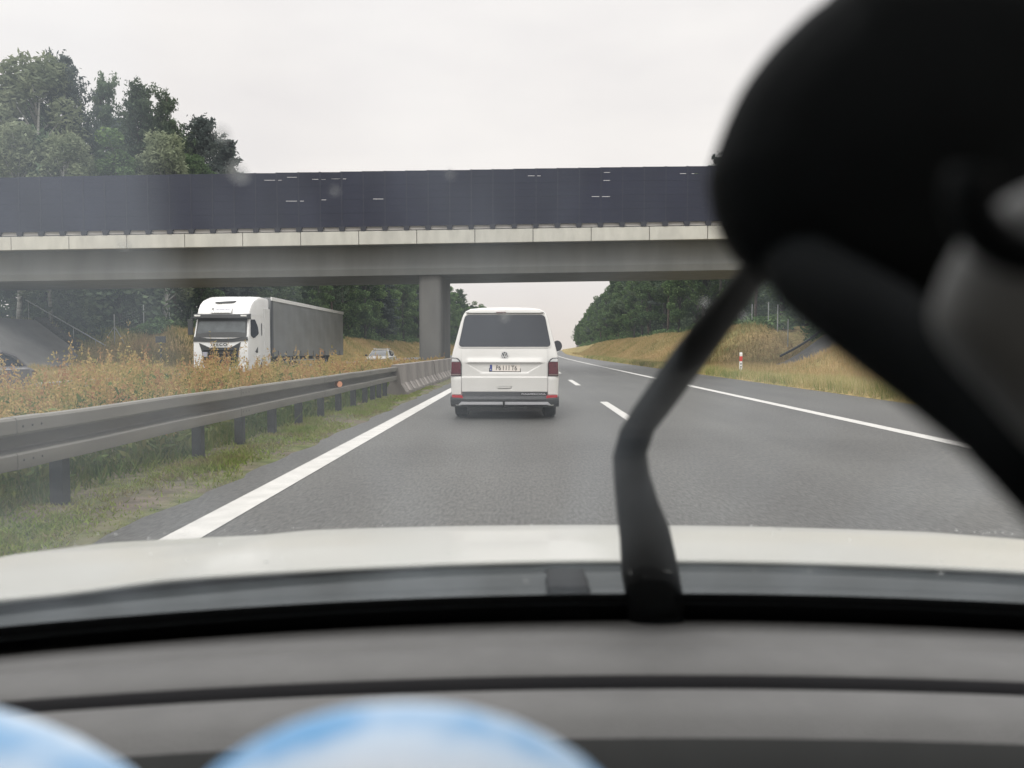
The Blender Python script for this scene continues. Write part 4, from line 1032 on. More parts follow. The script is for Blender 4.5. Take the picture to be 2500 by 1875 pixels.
# deep forest masses behind the edges: one object each
def forest_mass(name, spots, label):
    T, C = [], []
    for key, X, Y, h, wd in spots:
        P = PROTO[key]; Q = P[2]; s = h / 20.0
        z = float(terr(np.array(X - bend(Y)), np.array(Y)))
        a = rnd.uniform(0, 6.28); ca, sa = math.cos(a), math.sin(a)
        keep = np.random.default_rng(int(X * 7 + Y * 13) % 9999 + 1).random(len(Q)) < 0.30
        q = Q[keep].copy(); qm = q.mean(1, keepdims=True); q = qm + (q - qm) * 1.6
        x = (q[..., 0] * ca - q[..., 1] * sa) * s * wd * 1.0; y = (q[..., 0] * sa + q[..., 1] * ca) * s * wd
        C.append(np.stack([x + X, y + Y, q[..., 2] * s + z], axis=-1))
        r = 0.20
        n = 6
        for k in range(n):
            t0, t1 = 2*PI*k/n, 2*PI*(k+1)/n
            T.append([(X + r*math.cos(t0), Y + r*math.sin(t0), z - 0.4), (X + r*math.cos(t1), Y + r*math.sin(t1), z - 0.4), (X + 0.5*r*math.cos(t1), Y + 0.5*r*math.sin(t1), z + h*0.7), (X + 0.5*r*math.cos(t0), Y + 0.5*r*math.sin(t0), z + h*0.7)])
    C = np.concatenate(C).reshape(-1, 3); T = np.array(T).reshape(-1, 3)
    idx = np.concatenate([np.zeros(len(C) // 4), np.ones(len(T) // 4)])
    o = np_obj(name, np.concatenate([C, T]), 4, None, None, mats=[M['pine'], M['trunk_forest']], midx=idx)
    return tag(o, label, 'forest', kind='stuff')
spots = []
for row, off in enumerate((5, 10, 16, 23)):
    Y = 60 + row * 2
    while Y < 420:
        l = -30 - off + rnd.uniform(-2, 2)
        if not (Y < 80 and row < 1): spots.append((rnd.choice(['pine0', 'pine1', 'leaf0', 'leaf1', 'darkpine']), l + float(bend(Y)), Y, rnd.uniform(14.5, 18.5), rnd.uniform(0.9, 1.2)))
        Y += rnd.uniform(5, 7.5) * (1 + Y / 260)
forest_mass('forest', spots, 'deep dark forest behind the left edge trees')
spots = []
for row, off in enumerate((5, 10, 16, 23)):
    Y = 60 + row * 2
    while Y < 520:
        l = 22.5 + off + rnd.uniform(-2, 2)
        spots.append((rnd.choice(['pine0', 'pine1', 'pine0', 'leaf1', 'darkpine']), l + float(bend(Y)), Y, rnd.uniform(14, 18), rnd.uniform(0.9, 1.2)))
        Y += rnd.uniform(5, 7.5) * (1 + Y / 260)
forest_mass('forest', spots, 'deep dark forest behind the right edge trees')
# bare tree trunk pale against the dark wood at the left
bt = thing('birch_tree', (-36.2, 58.4, 2.6), 'slim birch with a pale bare trunk beside the handrail top', 'tree')
MB().tube([(0, 0, -0.5), (0.05, 0, 1.5), (-0.05, 0.05, 3.2), (0.1, 0, 6), (0.2, 0, 9)], [0.16, 0.15, 0.13, 0.1, 0.03], 8).build('trunk', M['trunk_birch'], bt, smooth='all')
rng = np.random.default_rng(77)
cc = rng.normal(size=(1400, 3)) * np.array([1.0, 1.0, 1.6]) + np.array([0.1, 0, 7.2])
np_obj('crown', leaf_quads(cc, 0.22, rng, 0.6, droop=0.3), 4, M['birch_leaf'], bt)
# understorey
def bushes(name, spots, label, m, seed, size=0.2):
    rng = np.random.default_rng(seed); C = []
    for X, Y, h, w_ in spots:
        z = float(terr(np.array(X - bend(Y)), np.array(Y)))
        n = int(260 * w_)
        d = rng.normal(size=(n, 3)); d /= np.linalg.norm(d, axis=1)[:, None]; d *= rng.uniform(0.3, 1.05, size=(n, 1))
        d[:, 2] = np.abs(d[:, 2])
        C.append(np.array([X, Y, z]) + d * np.array([w_, w_, h]))
    o = np_obj(name, leaf_quads(np.concatenate(C), size, rng, 0.7), 4, m)
    return tag(o, label, 'undergrowth', kind='stuff')
sp_ = []
Y = 62
while Y < 480:
    for _ in range(2): sp_.append((-28.6 + rnd.uniform(-3, 0.3) + float(bend(Y)), Y + rnd.uniform(-1, 1), rnd.uniform(1.0, 3.6) if Y > 78 else rnd.uniform(0.6, 1.4), rnd.uniform(1.0, 2.0)))
    Y += 2.6 * (1 + Y / 250)
bushes('undergrowth', sp_, 'dark green bushes along the foot of the left forest', M['leaf'], 5, 0.24)
sp_ = []
Y = 60
while Y < 560:
    for _ in range(2): sp_.append((21.0 + rnd.uniform(-0.6, 3.5) + float(bend(Y)), Y + rnd.uniform(-1, 1), rnd.uniform(0.5, 1.6) if Y < 150 else rnd.uniform(1.0, 4.0), rnd.uniform(0.9, 1.8)))
    Y += 2.8 * (1 + Y / 250)
bushes('undergrowth', sp_, 'low bushes along the foot of the right forest', M['leaf'], 6, 0.24)

sp_ = []
for off in (3, 7, 12, 18):
    Y = 60
    while Y < 330:
        sp_.append((-30.5 - off + rnd.uniform(-1.5, 1.5) + float(bend(Y)), Y + rnd.uniform(-1, 1), rnd.uniform(4.5, 8.5), rnd.uniform(2.0, 3.2)))
        Y += 3.6 * (1 + Y / 200)
bushes('undergrowth', sp_, 'shady saplings filling the depth of the left forest', M['pine'], 8, 0.36)
sp_ = []
for off in (3, 7, 12, 18):
    Y = 58
    while Y < 420:
        sp_.append((23.0 + off + rnd.uniform(-1.5, 1.5) + float(bend(Y)), Y + rnd.uniform(-1, 1), rnd.uniform(4.5, 8.5), rnd.uniform(2.0, 3.2)))
        Y += 3.6 * (1 + Y / 200)
bushes('undergrowth', sp_, 'shady saplings filling the depth of the right forest', M['pine'], 9, 0.36)
# ------------------------------------------------------------------ grass and weeds
def blades(l0, l1, y0, y1, n, h, w, m, name, label, seed, lean=0.35, ypow=1.0, hvar=(0.5, 1.3), maskf=None):
    rng = np.random.default_rng(seed)
    l = rng.uniform(l0, l1, n); Y = y0 + (y1 - y0) * rng.random(n) ** ypow
    if maskf is not None:
        k = maskf(l, Y, rng); l, Y = l[k], Y[k]; n = len(l)
    X = l + bend(Y); z = terr(l, Y) - 0.02
    hh = h * rng.uniform(*hvar, n) * (1 + 0.35 * np.sin(l * 1.7 + Y * 0.6) * np.sin(Y * 0.9 + l))
    ww = w * rng.uniform(0.6, 1.4, n) * (1 + Y / 45.0)
    an = rng.uniform(0, 2*PI, n); la = rng.uniform(0, 2*PI, n); le = hh * lean * rng.random(n)
    dx, dy = np.cos(an) * ww / 2, np.sin(an) * ww / 2
    v = np.stack([np.stack([X - dx, Y - dy, z], -1), np.stack([X + dx, Y + dy, z], -1), np.stack([X + np.cos(la) * le, Y + np.sin(la) * le, z + hh], -1)], axis=1)
    o = np_obj(name, v, 3, m)
    return tag(o, label, 'grass', kind='stuff')
def edge_mask(l, Y, rng):
    e = -2.78 + 0.10 * np.sin(Y * 1.3) + 0.07 * np.sin(Y * 3.7) - 0.12 * npsmooth(12, 30, Y)
    dens = np.clip((e - l) / 0.25, 0, 1) * np.where(np.sin(l * 5 + Y * 1.1) * np.sin(Y * 0.8 - l * 3) < -0.15, 0.35, 1)
    return rng.random(len(l)) < dens
def patchy(l, Y, rng):
    return edge_mask(l, Y, rng) & ((np.sin(l * 4.3 + Y * 0.9) + np.sin(Y * 1.7 - l * 2.1) + np.interp(l, [-4.3, -3.3, -2.7], [1.1, 1.1, 1.5]) + rng.normal(size=len(l)) * 0.6) > 0.0)
blades(-4.3, -2.66, 1.5, 26, 95000, 0.05, 0.016, M['low_grass'], 'grass', 'short patchy green moss and grass between guardrail and road edge', 21, lean=1.6, ypow=1.3, maskf=patchy)
blades(-4.7, -3.72, 2, 30, 9000, 0.20, 0.018, M['weed_leaf'], 'grass', 'taller green weeds growing under the guardrail', 22, lean=1.0, ypow=1.2)
blades(8.75, 11.4, 14, 120, 60000, 0.30, 0.016, M['verge_grass'], 'grass', 'long green and straw coloured grass on the right verge', 23, lean=0.6, ypow=1.5)
blades(10.9, 21.0, 22, 240, 100000, 0.34, 0.022, M['dry_grass'], 'dry_grass', 'dry tan grass covering the right bank', 24, lean=0.7, ypow=1.6,
       maskf=lambda l, Y, rng: ~((l > 17.6) & (Y > 46.4) & (Y < 55.2)))
blades(-29.5, -20.8, 30, 260, 80000, 0.42, 0.024, M['dry_grass'], 'dry_grass', 'rusty dry grass on the left verge below the forest', 25, lean=0.6, ypow=1.5,
       maskf=lambda l, Y, rng: ~((l < -28.8) & (Y > 46.0) & (Y < 57)))
blades(-40, -29.5, 56, 75, 12000, 0.5, 0.03, M['verge_grass'], 'grass', 'green grass on the embankment beside the handrail', 27, lean=0.6)

def weeds(n, seed):
    rng = np.random.default_rng(seed)
    Y = 3.0 + 58 * rng.random(n) ** 1.7
    l = rng.uniform(-9.0, -3.9, n)
    k = ~((np.abs(l + 6) < 1.4) & (Y > 48)); l, Y = l[k], Y[k]; n = len(l)
    X = l + bend(Y); z = terr(l, Y)
    clump = 0.5 + 0.5 * np.sin(l * 1.9 + Y * 0.8) * np.sin(Y * 1.1 + l * 2.3)
    H = (0.50 + 0.34 * clump) * rng.uniform(0.75, 1.12, n)
    H *= np.where(rng.random(n) < 0.16, 1.28, 1.0)
    H *= np.interp(l, [-9, -7, -4.6, -3.9], [0.8, 1.0, 1.05, 0.85]) * np.where((l < -6.2) & (Y < 15), 0.72, 1.0) * np.interp(Y, [3, 7, 11, 17, 27, 60], [1.10, 1.15, 1.34, 1.36, 0.92, 0.72])
    la = rng.uniform(0, 2*PI, n); le = rng.uniform(0, 0.16, n) * H
    tipx, tipy = X + np.cos(la) * le, Y + np.sin(la) * le
    far = np.clip(0.75 + Y / 26.0, 1, 2.3)
    dx = 0.003 * far
    stems = np.stack([np.stack([X - dx, Y, z], -1), np.stack([X + dx, Y, z], -1), np.stack([tipx, tipy, z + H], -1)], axis=1)
    def cluster(reps, t0, t1, sp0, sp1, size, aspect, flat):
        t = t0 + (t1 - t0) * rng.random((n, reps))
        sp = sp0 + (sp1 - sp0) * (t - t0) / (t1 - t0)
        c = np.stack([X[:, None] + (tipx - X)[:, None] * t + rng.normal(size=t.shape) * sp, Y[:, None] + (tipy - Y)[:, None] * t + rng.normal(size=t.shape) * sp, z[:, None] + H[:, None] * t + rng.normal(size=t.shape) * 0.012], -1).reshape(-1, 3)
        q = leaf_quads(c, size, rng, flat, aspect=aspect)
        m_ = q.mean(1, keepdims=True)
        return m_ + (q - m_) * np.repeat(far, reps)[:, None, None]
    hq = cluster(44, 0.50, 1.04, 0.055, 0.010, 0.0165, 2.2, 1.8)     # feathery plume, narrowing to the tip
    lq = cluster(9, 0.05, 0.70, 0.085, 0.05, 0.045, 2.8, 1.2)
    return stems, hq, lq
st_, hq, lq = weeds(9000, 31)
stq = np.concatenate([st_, st_[:, 2:3]], axis=1)
allq = np.concatenate([hq, lq, stq])
mi = np.concatenate([np.zeros(len(hq)), np.ones(len(lq)), np.ones(len(stq))])
tag(np_obj('tall_weeds', allq, 4, None, None, mats=[M['weed'], M['weed_leaf']], midx=mi), 'tall rust brown and yellow green weeds filling the median', 'weeds', kind='stuff')

# ------------------------------------------------------------------ own car
XC = 0.16
own = thing('own_car', (XC, 0, 0.02), 'pale bonnet, windscreen and grey dashboard of the car the photo is taken from', 'car')
def hood_z(dx, y):
    zc = np.interp(y, [0.70, 0.80, 0.95, 1.1, 1.3, 1.5, 1.7, 1.9, 2.1], [0.984, 0.976, 0.962, 0.943, 0.902, 0.850, 0.79, 0.70, 0.56])
    z = zc - 0.008 * (dx / 0.85) ** 2
    z -= 0.006 * smooth(0.50, 0.62, abs(dx)) * smooth(1.9, 1.2, y)
    z -= 0.10 * smooth(0.82, 0.93, abs(dx)) ** 2
    return float(z)
def hood_rear(dx): return 0.828 - 0.275 * dx * dx
hg = MB().grid(lambda u, t: (u, hood_rear(u) + t * (2.1 - hood_rear(u)), hood_z(u, hood_rear(u) + t * (2.1 - hood_rear(u)) + 0.19 * u * u * (1 - t))), np.linspace(-0.90, 0.90, 91), np.linspace(0, 1, 60))
hg.build('bonnet', M['bonnet_paint'], own, smooth='all', fix=False)
# bonnet rear lip (a rolled edge going down)
MB().grid(lambda u, t: (u, hood_rear(u) + 0.004 * t - 0.003 * math.sin(t * PI), hood_z(u, hood_rear(u) + 0.19 * u * u) - 0.007 * t), np.linspace(-0.88, 0.88, 60), np.linspace(0, 1, 4)).build('bonnet_lip', M['bonnet_paint'], own, smooth='all')
# cowl
def gl_base(dx): return 0.755 - 0.17 * dx * dx
MB().grid(lambda u, t: (u, gl_base(u) - 0.03 + t * (hood_rear(u) + 0.03 - gl_base(u) + 0.03), 0.958 - 0.012 * u * u + 0.004 * math.sin(t * 25) + 0.010 * t - 0.05 * (u * u) * 0.5), np.linspace(-0.86, 0.86, 60), np.linspace(0, 1, 14)).build('cowl', M['cowl'], own, smooth='all')
MB().box(-0.138, -0.094, 0.748, 0.818, 0.935, 0.9665).build('wiper_mount', M['frit'], own, bevel=0.004)
# fenders / nose sides
for s in (-1, 1):
    MB().grid(lambda y, t: (s * (0.90 + 0.02 * math.sin(t * PI)), y, (hood_z(0.90, y) + 0.01) * (1 - t) + 0.25 * t), np.linspace(0.55, 2.1, 20), np.linspace(0, 1, 6)).build('wing', M['bonnet_paint'], own, smooth='all')
MB().grid(lambda u, t: (u, 2.1 + 0.08 * math.sin(t * PI), hood_z(u, 2.1) * (1 - t) + 0.25 * t), np.linspace(-0.90, 0.90, 20), np.linspace(0, 1, 6)).build('front_bumper', M['bonnet_paint'], own, smooth='all')
# windscreen: curved solid pane
SLO = 0.72
def gl_pt(u, t, off=0.0):
    y0 = gl_base(u); z0 = 0.940 - 0.03 * u * u
    L = 0.83
    y = y0 - t * L; z = z0 + t * L * SLO + 0.03 * math.sin(t * PI)
    return (u * (1 - 0.14 * t), y + off * 0.58, z + off * 0.81)
us = np.linspace(-0.78, 0.78, 28); ts = np.linspace(0.0, 1, 16)
W = MB().grid(lambda u, t: gl_pt(u, t), us, ts); o_ = len(W.v); nu = len(us); nt_ = len(ts)
W.grid(lambda u, t: gl_pt(u, t, 0.005), us, ts)
for i in range(nu - 1):
    W.f += [(i, i+1, o_+i+1, o_+i), ((nt_-1)*nu+i, (nt_-1)*nu+i+1, o_+(nt_-1)*nu+i+1, o_+(nt_-1)*nu+i)]
for j in range(nt_ - 1):
    W.f += [(j*nu, (j+1)*nu, o_+(j+1)*nu, o_+j*nu), (j*nu+nu-1, (j+1)*nu+nu-1, o_+(j+1)*nu+nu-1, o_+j*nu+nu-1)]
ws = W.build('windscreen', M['windscreen'], own, smooth='all')
# black border of the glass (inside face)
MB().grid(lambda u, t: gl_pt(u, -0.07 + 0.121 * t, -0.003), np.linspace(-0.80, 0.80, 50), np.linspace(0, 1, 4)).build('glass_border', M['frit'], ws, smooth='all', fix=False)
# dashboard: profile swept across the car, curved with the glass base
def dash_y(dx, y): return y - 0.16 * dx * dx * (0.5 + y * 0.7) - 0.045 * dx * dx * smooth(0.62, 0.73, y)
dprof = [(0.765, 0.936), (0.74, 0.940), (0.70, 0.944), (0.655, 0.950), (0.648, 0.9535), (0.60, 0.9515)]
def sweep(pr, name, m, parent=own, sm=True, x0=-0.80, x1=0.80, close=False):
    us_ = np.linspace(x0, x1, 60)
    s = MB().rings([[(u, dash_y(u, y), z - 0.016 * u * u) for y, z in pr] for u in us_], cap=False, closed=close)
    return s.build(name, m, parent, smooth=60, fix=False)
db = sweep([(0.775, 0.925), (0.735, 0.9385), (0.70, 0.942), (0.672, 0.9455), (0.668, 0.9425), (0.660, 0.9425), (0.652, 0.9462), (0.63, 0.9468), (0.604, 0.9445), (0.599, 0.938), (0.599, 0.90)], 'dashboard', M['dash'])
sweep([(0.6012, 0.9425), (0.5982, 0.9370), (0.5978, 0.91), (0.585, 0.91)], 'dash_groove', M['dash_groove'], db)
sweep([(0.585, 0.90), (0.584, 0.937), (0.578, 0.9415), (0.555, 0.942), (0.540, 0.938), (0.530, 0.928)], 'dash_lip', M['dash'], db)
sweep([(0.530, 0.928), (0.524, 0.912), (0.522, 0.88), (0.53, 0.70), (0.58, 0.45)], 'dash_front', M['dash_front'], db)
# cabin shell
zt_ = gl_pt(0, 1)[2]; yt_ = gl_pt(0, 1)[1]
MB().grid(lambda u, y: (u, y, zt_ + 0.02 + 0.05 * (1 - (u / 0.72) ** 2) * smooth(yt_ + 0.02, yt_ - 0.6, y) - 0.10 * abs(u / 0.72) ** 6), np.linspace(-0.72, 0.72, 24), np.linspace(yt_ + 0.03, -2.2, 16)).build('roof_lining', M['lining'], own, smooth='all')
MB().grid(lambda u, y: (u, y, zt_ + 0.045 + 0.05 * (1 - (u / 0.72) ** 2) * smooth(yt_ + 0.02, yt_ - 0.6, y) - 0.10 * abs(u / 0.72) ** 6), np.linspace(-0.74, 0.74, 24), np.linspace(yt_ + 0.04, -2.22, 16)).build('roof', M['bonnet_paint'], own, smooth='all')
for s in (-1, 1):
    MB().tube([Vector(gl_pt(s*0.80, t)) for t in np.linspace(0, 1, 8)], 0.04, 8).build('pillar', M['lining'], own, smooth=True)
    MB().box(s*0.84 - 0.03, s*0.84 + 0.03, -2.2, 0.60, 0.25, 0.92).build('door', M['lining'], own, bevel=0.02)
    MB().tube([(s*0.80, -0.9, 0.9), (s*0.70, -0.95, zt_)], 0.05, 8).build('pillar', M['lining'], own)
MB().box(-0.84, 0.84, -2.25, -2.2, 0.25, zt_).build('rear_panel', M['lining'], own)
MB().box(-0.84, 0.84, -2.2, 0.55, 0.2, 0.25).build('cabin_floor', M['lining'], own)
for s in (-1, 1):
    MB().box(s*0.38 - 0.24, s*0.38 + 0.24, -1.05, -0.9, 0.4, 1.08).build('seat_back', M['lining'], own, bevel=0.05)

# ------------------------------------------------------------------ device holder
hd = thing('device_holder', (0.185, 0.69, 0.945), 'black bent-arm holder rising from the dashboard edge to a large rounded head', 'holder')
HO = Vector((0.185, 0.69, 0.945))
def P25(px, py, d):      # a point d metres ahead, given in the 2500-wide view of the layout sketch
    return Vector(((px - 1279) / 1878 * d, d, 1.22 + (854 - py) / 1878 * d)) - HO
path = [(1606,1506,0.735,70),(1600,1458,0.725,70),(1588,1392,0.705,70),(1575,1301,0.67,62),(1558,1241,0.64,53),(1543,1165,0.60,45),(1538,1110,0.57,43),(1556,1050,0.545,45),(1592,998,0.52,50),(1640,930,0.485,52),(1697,850,0.445,53),(1750,778,0.40,51),(1800,712,0.36,46),(1850,650,0.32,46),(1900,590,0.28,44)]
MB().tube([P25(a, b, d) for a, b, d, r in path], [r / 1878 * d for a, b, d, r in path], 20, flat=0.5, up=(0, 1, 0)).build('arm', M['holder_arm'], hd, smooth='all')
MB().rings([[P25(1606, 1506, 0.735) + Vector((rr * math.cos(t), rr * math.sin(t) * 0.55, zz)) for t in [2*PI*k/24 for k in range(24)]] for rr, zz in ((0.027, -0.012), (0.027, -0.004), (0.024, 0.0), (0.018, 0.002))]).build('base', M['holder'], hd, smooth=40)
# head: rounded shell
outl = [(2120,-120),(2019,0),(1944,62),(1861,145),(1797,234),(1757,324),(1731,407),(1727,455),(1740,527),(1772,603),(1830,668),(1950,740),(2120,800),(2290,790),(2450,720),(2600,600),(2640,200),(2560,-120)]
def shell(poly, d0, name, m, th, parent, tiltx=0.0, push=0.0):
    c = Vector((sum(p[0] for p in poly) / len(poly), sum(p[1] for p in poly) / len(poly)))
    rings = []
    # smooth outline
    pts = []
    n = len(poly)
    for i in range(n):
        p0_, p1_, p2_, p3_ = [Vector(poly[(i + k) % n]) for k in (-1, 0, 1, 2)]
        for k in range(5):
            t = k / 5
            pts.append(0.5 * ((2*p1_) + (-p0_ + p2_)*t + (2*p0_ - 5*p1_ + 4*p2_ - p3_)*t*t + (-p0_ + 3*p1_ - 3*p2_ + p3_)*t**3))
    for sc_, dd in ((0.55, -th*0.55), (0.86, -th*0.42), (0.97, -th*0.2), (1.0, 0.0), (0.97, th*0.25), (0.85, th*0.45), (0.5, th*0.55)):
        rings.append([P25(*(c + (p - c) * sc_), d0) + (Vector((0, 1, 0)) * (dd + tiltx * (p.x - 1727) / 800)) for p in pts])
    return MB().rings(rings).build(name, m, parent, smooth='all')
hdo = shell(outl, 0.200, 'head', M['holder'], 0.030, hd)
bar = [(1840,560),(1775,600),(1830,672),(1936,758),(2040,836),(2177,940),(2328,1062),(2500,1205),(2640,1330),(2760,1210),(2560,1050),(2420,935),(2300,840),(2190,740),(2080,620),(1960,540)]
MB().tube([P25(1890, 600, 0.202), P25(1975, 684, 0.184), P25(2122, 786, 0.172), P25(2286, 905, 0.162), P25(2450, 1036, 0.152), P25(2640, 1240, 0.142)], [0.0070, 0.0102, 0.0114, 0.0112, 0.0106, 0.0100], 18, flat=0.9).build('clamp_bar', M['holder'], hd, smooth='all')
pl_ = [(2270,760),(2325,610),(2420,500),(2600,450),(2760,640),(2720,1260),(2560,1130),(2420,980),(2310,860)]
shell(pl_, 0.125, 'sheen_plate', M['holder_sheen'], 0.008, hd)  # grey plate stands in for the sheen on the black head
MB().tube([P25(2530 - 185 * math.cos(t), 480 + 150 * math.sin(t), 0.112) for t in np.linspace(-0.3, 1.9, 14)], 0.0034, 10).build('locking_ring', M['holder'], hd, smooth='all')

# ------------------------------------------------------------------ blue and white soft toys on the dash front
def plush_mat(ax, az):
    m, nt, b = new_mat('plush'); pset(b, Roughness=0.9, Specular_IOR_Level=0.2)
    tc = nt.nodes.new('ShaderNodeTexCoord'); mp = nt.nodes.new('ShaderNodeMapping'); mp.inputs['Scale'].default_value = (1 / ax, 0, 1 / az)
    nt.links.new(tc.outputs['Object'], mp.inputs[0])
    ln = nt.nodes.new('ShaderNodeVectorMath'); ln.operation = 'LENGTH'; nt.links.new(mp.outputs[0], ln.inputs[0])
    nz = nt.nodes.new('ShaderNodeTexNoise'); nz.inputs['Scale'].default_value = 45; nz.inputs['Detail'].default_value = 3; nt.links.new(tc.outputs['Object'], nz.inputs['Vector'])
    n2 = nt.nodes.new('ShaderNodeMath'); n2.operation = 'MULTIPLY_ADD'; n2.inputs[1].default_value = 0.16; n2.inputs[2].default_value = -0.085; nt.links.new(nz.outputs['Fac'], n2.inputs[0])
    ad = nt.nodes.new('ShaderNodeMath'); nt.links.new(ln.outputs['Value'], ad.inputs[0]); nt.links.new(n2.outputs[0], ad.inputs[1])
    rp = nt.nodes.new('ShaderNodeValToRGB'); cr = rp.color_ramp
    for _ in range(3): cr.elements.new(0.5)
    for e, (p, c) in zip(cr.elements, [(0.0, (0.50, 0.50, 0.57)), (0.74, (0.56, 0.55, 0.61)), (0.86, (0.66, 0.71, 0.77)), (0.955, (0.52, 0.63, 0.75)), (1.0, (0.17, 0.36, 0.60))]):
        e.position = p; e.color = c + (1,)
    nt.links.new(ad.outputs[0], rp.inputs[0]); nt.links.new(rp.outputs[0], b.inputs['Base Color'])
    return m
def toy(px, py, rx, ry, d, label):
    c = Vector(((px - 1279) / 1878 * d, d, 1.22 + (854 - py) / 1878 * d)); ax, az = rx / 1878 * d, ry / 1878 * d
    b = MB(); nu_, nv = 40, 22
    rings = []
    for j in range(nv + 1):
        ph_ = -PI/2 + PI * j / nv
        rings.append([(ax * math.cos(ph_) * math.cos(2*PI*k/nu_), min(ax, az) * 0.8 * math.cos(ph_) * math.sin(2*PI*k/nu_), az * math.sin(ph_)) for k in range(nu_)])
    o = b.rings(rings).build('soft_toy', plush_mat(ax, az), None, smooth='all', loc=c)
    return tag(o, label, 'soft toy', 'soft toys in front of the dashboard')
toy(972, 2215, 640, 452, 0.15, 'larger rounded light blue and white soft toy, blurred at the bottom of the view')
toy(-560, 2265, 1000, 520, 0.17, 'smaller blue edged pale soft toy in the bottom left corner')

# raindrops on the windscreen
def drop_at(px, py, r):
    dir_ = Vector(((px - 1279) / 1878, 1, (854 - py) / 1878)); best = None
    lo, hi = 0.02, 0.95
    for _ in range(40):
        mid = (lo + hi) / 2; p = Vector((0, 0, 1.22)) + dir_ * mid
        u = (p.x - XC); t = min(1, max(0, (gl_base(u) - p.y) / 0.83)); u2 = u / (1 - 0.14 * t); gz = gl_pt(u2, min(1, max(0, (gl_base(u2) - p.y) / 0.83)))[2]
        if p.z < gz + 0.02: lo = mid
        else: hi = mid
    return Vector((0, 0, 1.22)) + dir_ * (lo + 0.006)
drops = [(1283,1427,1.9),(1541,1404,1.7),(1636,1400,1.6),(1625,1399,1.3),(2301,1402,2.0),(1845,1398,1.4),(1980,1399,1.6),(1716,740,2.0),(1812,775,1.6),(1232,775,2.2),(585,425,3.6),(548,330,2.6),(1400,1262,1.2),(1905,1290,1.3),(300,600,2.0),(820,470,1.4),(1100,430,1.3),(640,1380,1.5)]
dproto = None
for i, (px, py, r) in enumerate(drops):
    p = drop_at(px, py, r)
    if dproto is None:
        dm_ = MB(); rings = []
        for j in range(6):
            a = PI / 2 * j / 5
            rings.append([(math.cos(a) * math.cos(t), math.cos(a) * math.sin(t) * 1.25, math.sin(a) * 0.55) for t in [2*PI*k/12 for k in range(12)]])
        dproto = dm_.rings(rings).build('raindrop', M['water_drop'], None, smooth='all')
        d = dproto
    else:
        d = dproto.copy(); COL.objects.link(d)
    d.location = p; d.scale = (r / 1000 * 1.2,) * 3; d.rotation_euler = (R(-36), 0, 0)
    tag(d, 'tiny pale raindrop on the windscreen', 'raindrop', 'raindrops on the windscreen')

bd = MB()
br_ = random.Random(4)
for _ in range(75):
    u = br_.uniform(-0.82, 0.82); y = br_.uniform(0.80, 1.45) if br_.random() < 0.7 else br_.uniform(1.1, 1.4)
    if y < hood_rear(u) + 0.02: continue
    r = br_.uniform(0.0012, 0.0026); z = hood_z(u, y) + 0.02
    for j in range(2):
        pass
    o_ = len(bd.v)
    bd.rings([[(u + XC + r * math.cos(a_) * math.cos(2*PI*k/8), y + r * math.cos(a_) * math.sin(2*PI*k/8), z + 0.6 * r * math.sin(a_)) for k in range(8)] for a_ in (0, 0.6, 1.2, 1.5)])
tag(bd.build('raindrops', M['water_drop'], smooth='all', fix=False), 'tiny raindrops beaded on the pale bonnet', 'raindrops', kind='stuff')

# ------------------------------------------------------------------ sky, sun, camera
SUN_EL, SUN_ROT = R(52), R(200)
w = bpy.data.worlds.new('World'); sc.world = w; w.use_nodes = True
nt = w.node_tree; bg = nt.nodes['Background']
sky = nt.nodes.new('ShaderNodeTexSky'); sky.sky_type = 'NISHITA'; sky.sun_disc = False; sky.sun_elevation = SUN_EL; sky.sun_rotation = SUN_ROT
sky.air_density = 1.0; sky.dust_density = 3.0
hs = nt.nodes.new('ShaderNodeHueSaturation'); hs.inputs['Saturation'].default_value = 0.15
nt.links.new(sky.outputs[0], hs.inputs['Color'])
tc = nt.nodes.new('ShaderNodeTexCoord')
mp = nt.nodes.new('ShaderNodeMapping'); mp.inputs['Scale'].default_value = (1, 1, 3.2)
nt.links.new(tc.outputs['Generated'], mp.inputs[0])
nz = nt.nodes.new('ShaderNodeTexNoise'); nz.inputs['Scale'].default_value = 2.2; nz.inputs['Detail'].default_value = 6; nz.inputs['Roughness'].default_value = 0.5
nt.links.new(mp.outputs[0], nz.inputs['Vector'])
cl = nt.nodes.new('ShaderNodeValToRGB'); e = cl.color_ramp.elements
e[0].position = 0.32; e[1].position = 0.62
e[0].color = (0.935, 0.905, 0.92, 1); e[1].color = (1.06, 1.025, 1.02, 1)
nt.links.new(nz.outputs['Fac'], cl.inputs[0])
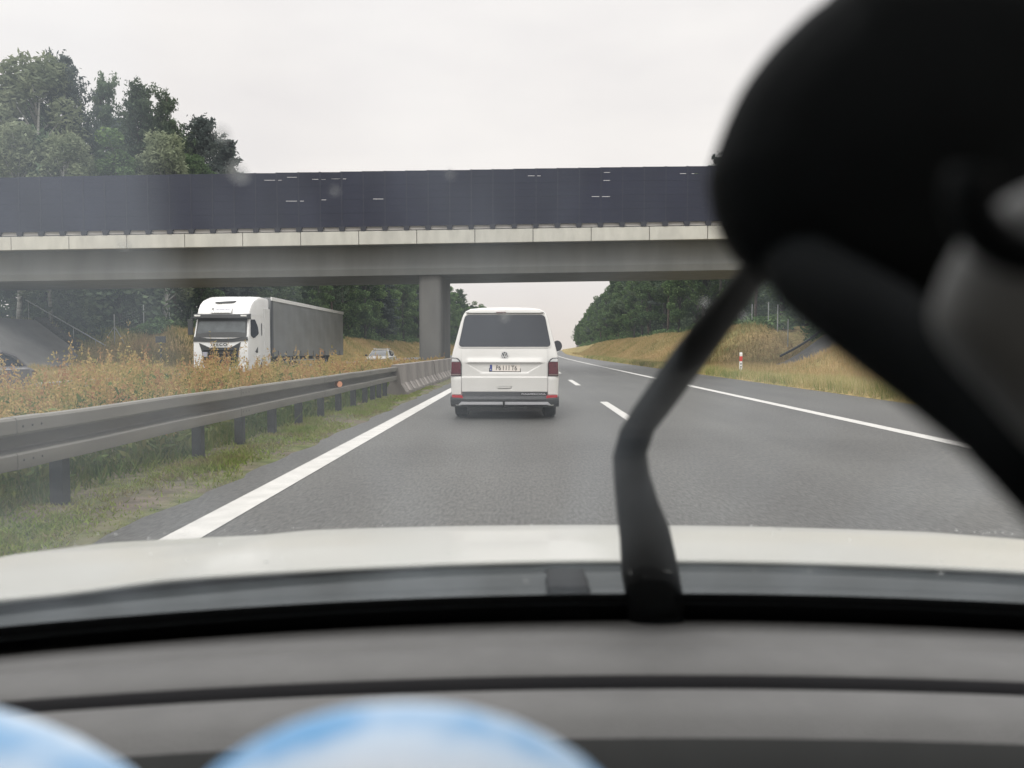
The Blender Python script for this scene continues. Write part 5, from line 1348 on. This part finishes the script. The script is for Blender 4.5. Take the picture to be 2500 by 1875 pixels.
# overcast luminance: flat low sky, brighter towards the zenith
sx = nt.nodes.new('ShaderNodeSeparateXYZ'); nt.links.new(tc.outputs['Generated'], sx.inputs[0])
zr = nt.nodes.new('ShaderNodeValToRGB'); cr = zr.color_ramp
for _ in range(3): cr.elements.new(0.5)
for el, (p, c) in zip(cr.elements, [(0.0, (0.90, 0.83, 0.76)), (0.10, (0.98, 0.95, 0.92)), (0.42, (1.0, 0.985, 0.98)), (0.62, (1.9, 1.9, 1.9)), (1.0, (3.1, 3.1, 3.1))]):
    el.position = p; el.color = c + (1,)
nt.links.new(sx.outputs['Z'], zr.inputs[0])
mul = nt.nodes.new('ShaderNodeMixRGB'); mul.blend_type = 'MULTIPLY'; mul.inputs[0].default_value = 1
nt.links.new(cl.outputs[0], mul.inputs[1]); nt.links.new(zr.outputs[0], mul.inputs[2])
sca = nt.nodes.new('ShaderNodeMixRGB'); sca.blend_type = 'MULTIPLY'; sca.inputs[0].default_value = 1; sca.inputs[2].default_value = (10, 10, 10, 1)
nt.links.new(mul.outputs[0], sca.inputs[1])
mx = nt.nodes.new('ShaderNodeMixRGB'); mx.inputs[0].default_value = 0.95
nt.links.new(hs.outputs[0], mx.inputs[1]); nt.links.new(sca.outputs[0], mx.inputs[2])
nt.links.new(mx.outputs[0], bg.inputs[0]); bg.inputs[1].default_value = 0.10
sl = bpy.data.lights.new('sun', 'SUN'); sl.energy = 1.1; sl.angle = R(20); sl.color = (1.0, 0.96, 0.90)
so = bpy.data.objects.new('sun', sl); COL.objects.link(so)
az = R(205)   # from behind, slightly to the left
dv = Vector((math.sin(az) * math.cos(SUN_EL), math.cos(az) * math.cos(SUN_EL), math.sin(SUN_EL)))
so.rotation_euler = dv.to_track_quat('Z', 'Y').to_euler(); so.location = (0, 0, 60)

cam = bpy.data.cameras.new('camera'); co = bpy.data.objects.new('camera', cam); COL.objects.link(co)
co.location = (0, 0, 1.22); co.rotation_euler = (R(90 - 2.546), 0, R(0.897))
cam.sensor_width = 36; cam.lens = 36 * 1878 / 2500; cam.clip_start = 0.01; cam.clip_end = 6000
cam.dof.use_dof = True; cam.dof.focus_distance = 18; cam.dof.aperture_fstop = 5.4; cam.dof.aperture_blades = 0
sc.camera = co
sc.view_settings.view_transform = 'Standard'; sc.view_settings.look = 'None'; sc.view_settings.exposure = 0.0; sc.view_settings.gamma = 1.0
sc.render.engine = 'CYCLES'
try:
    sc.cycles.transparent_max_bounces = 12; sc.cycles.max_bounces = 5; sc.cycles.diffuse_bounces = 2; sc.cycles.glossy_bounces = 3; sc.cycles.transmission_bounces = 3
except Exception: pass
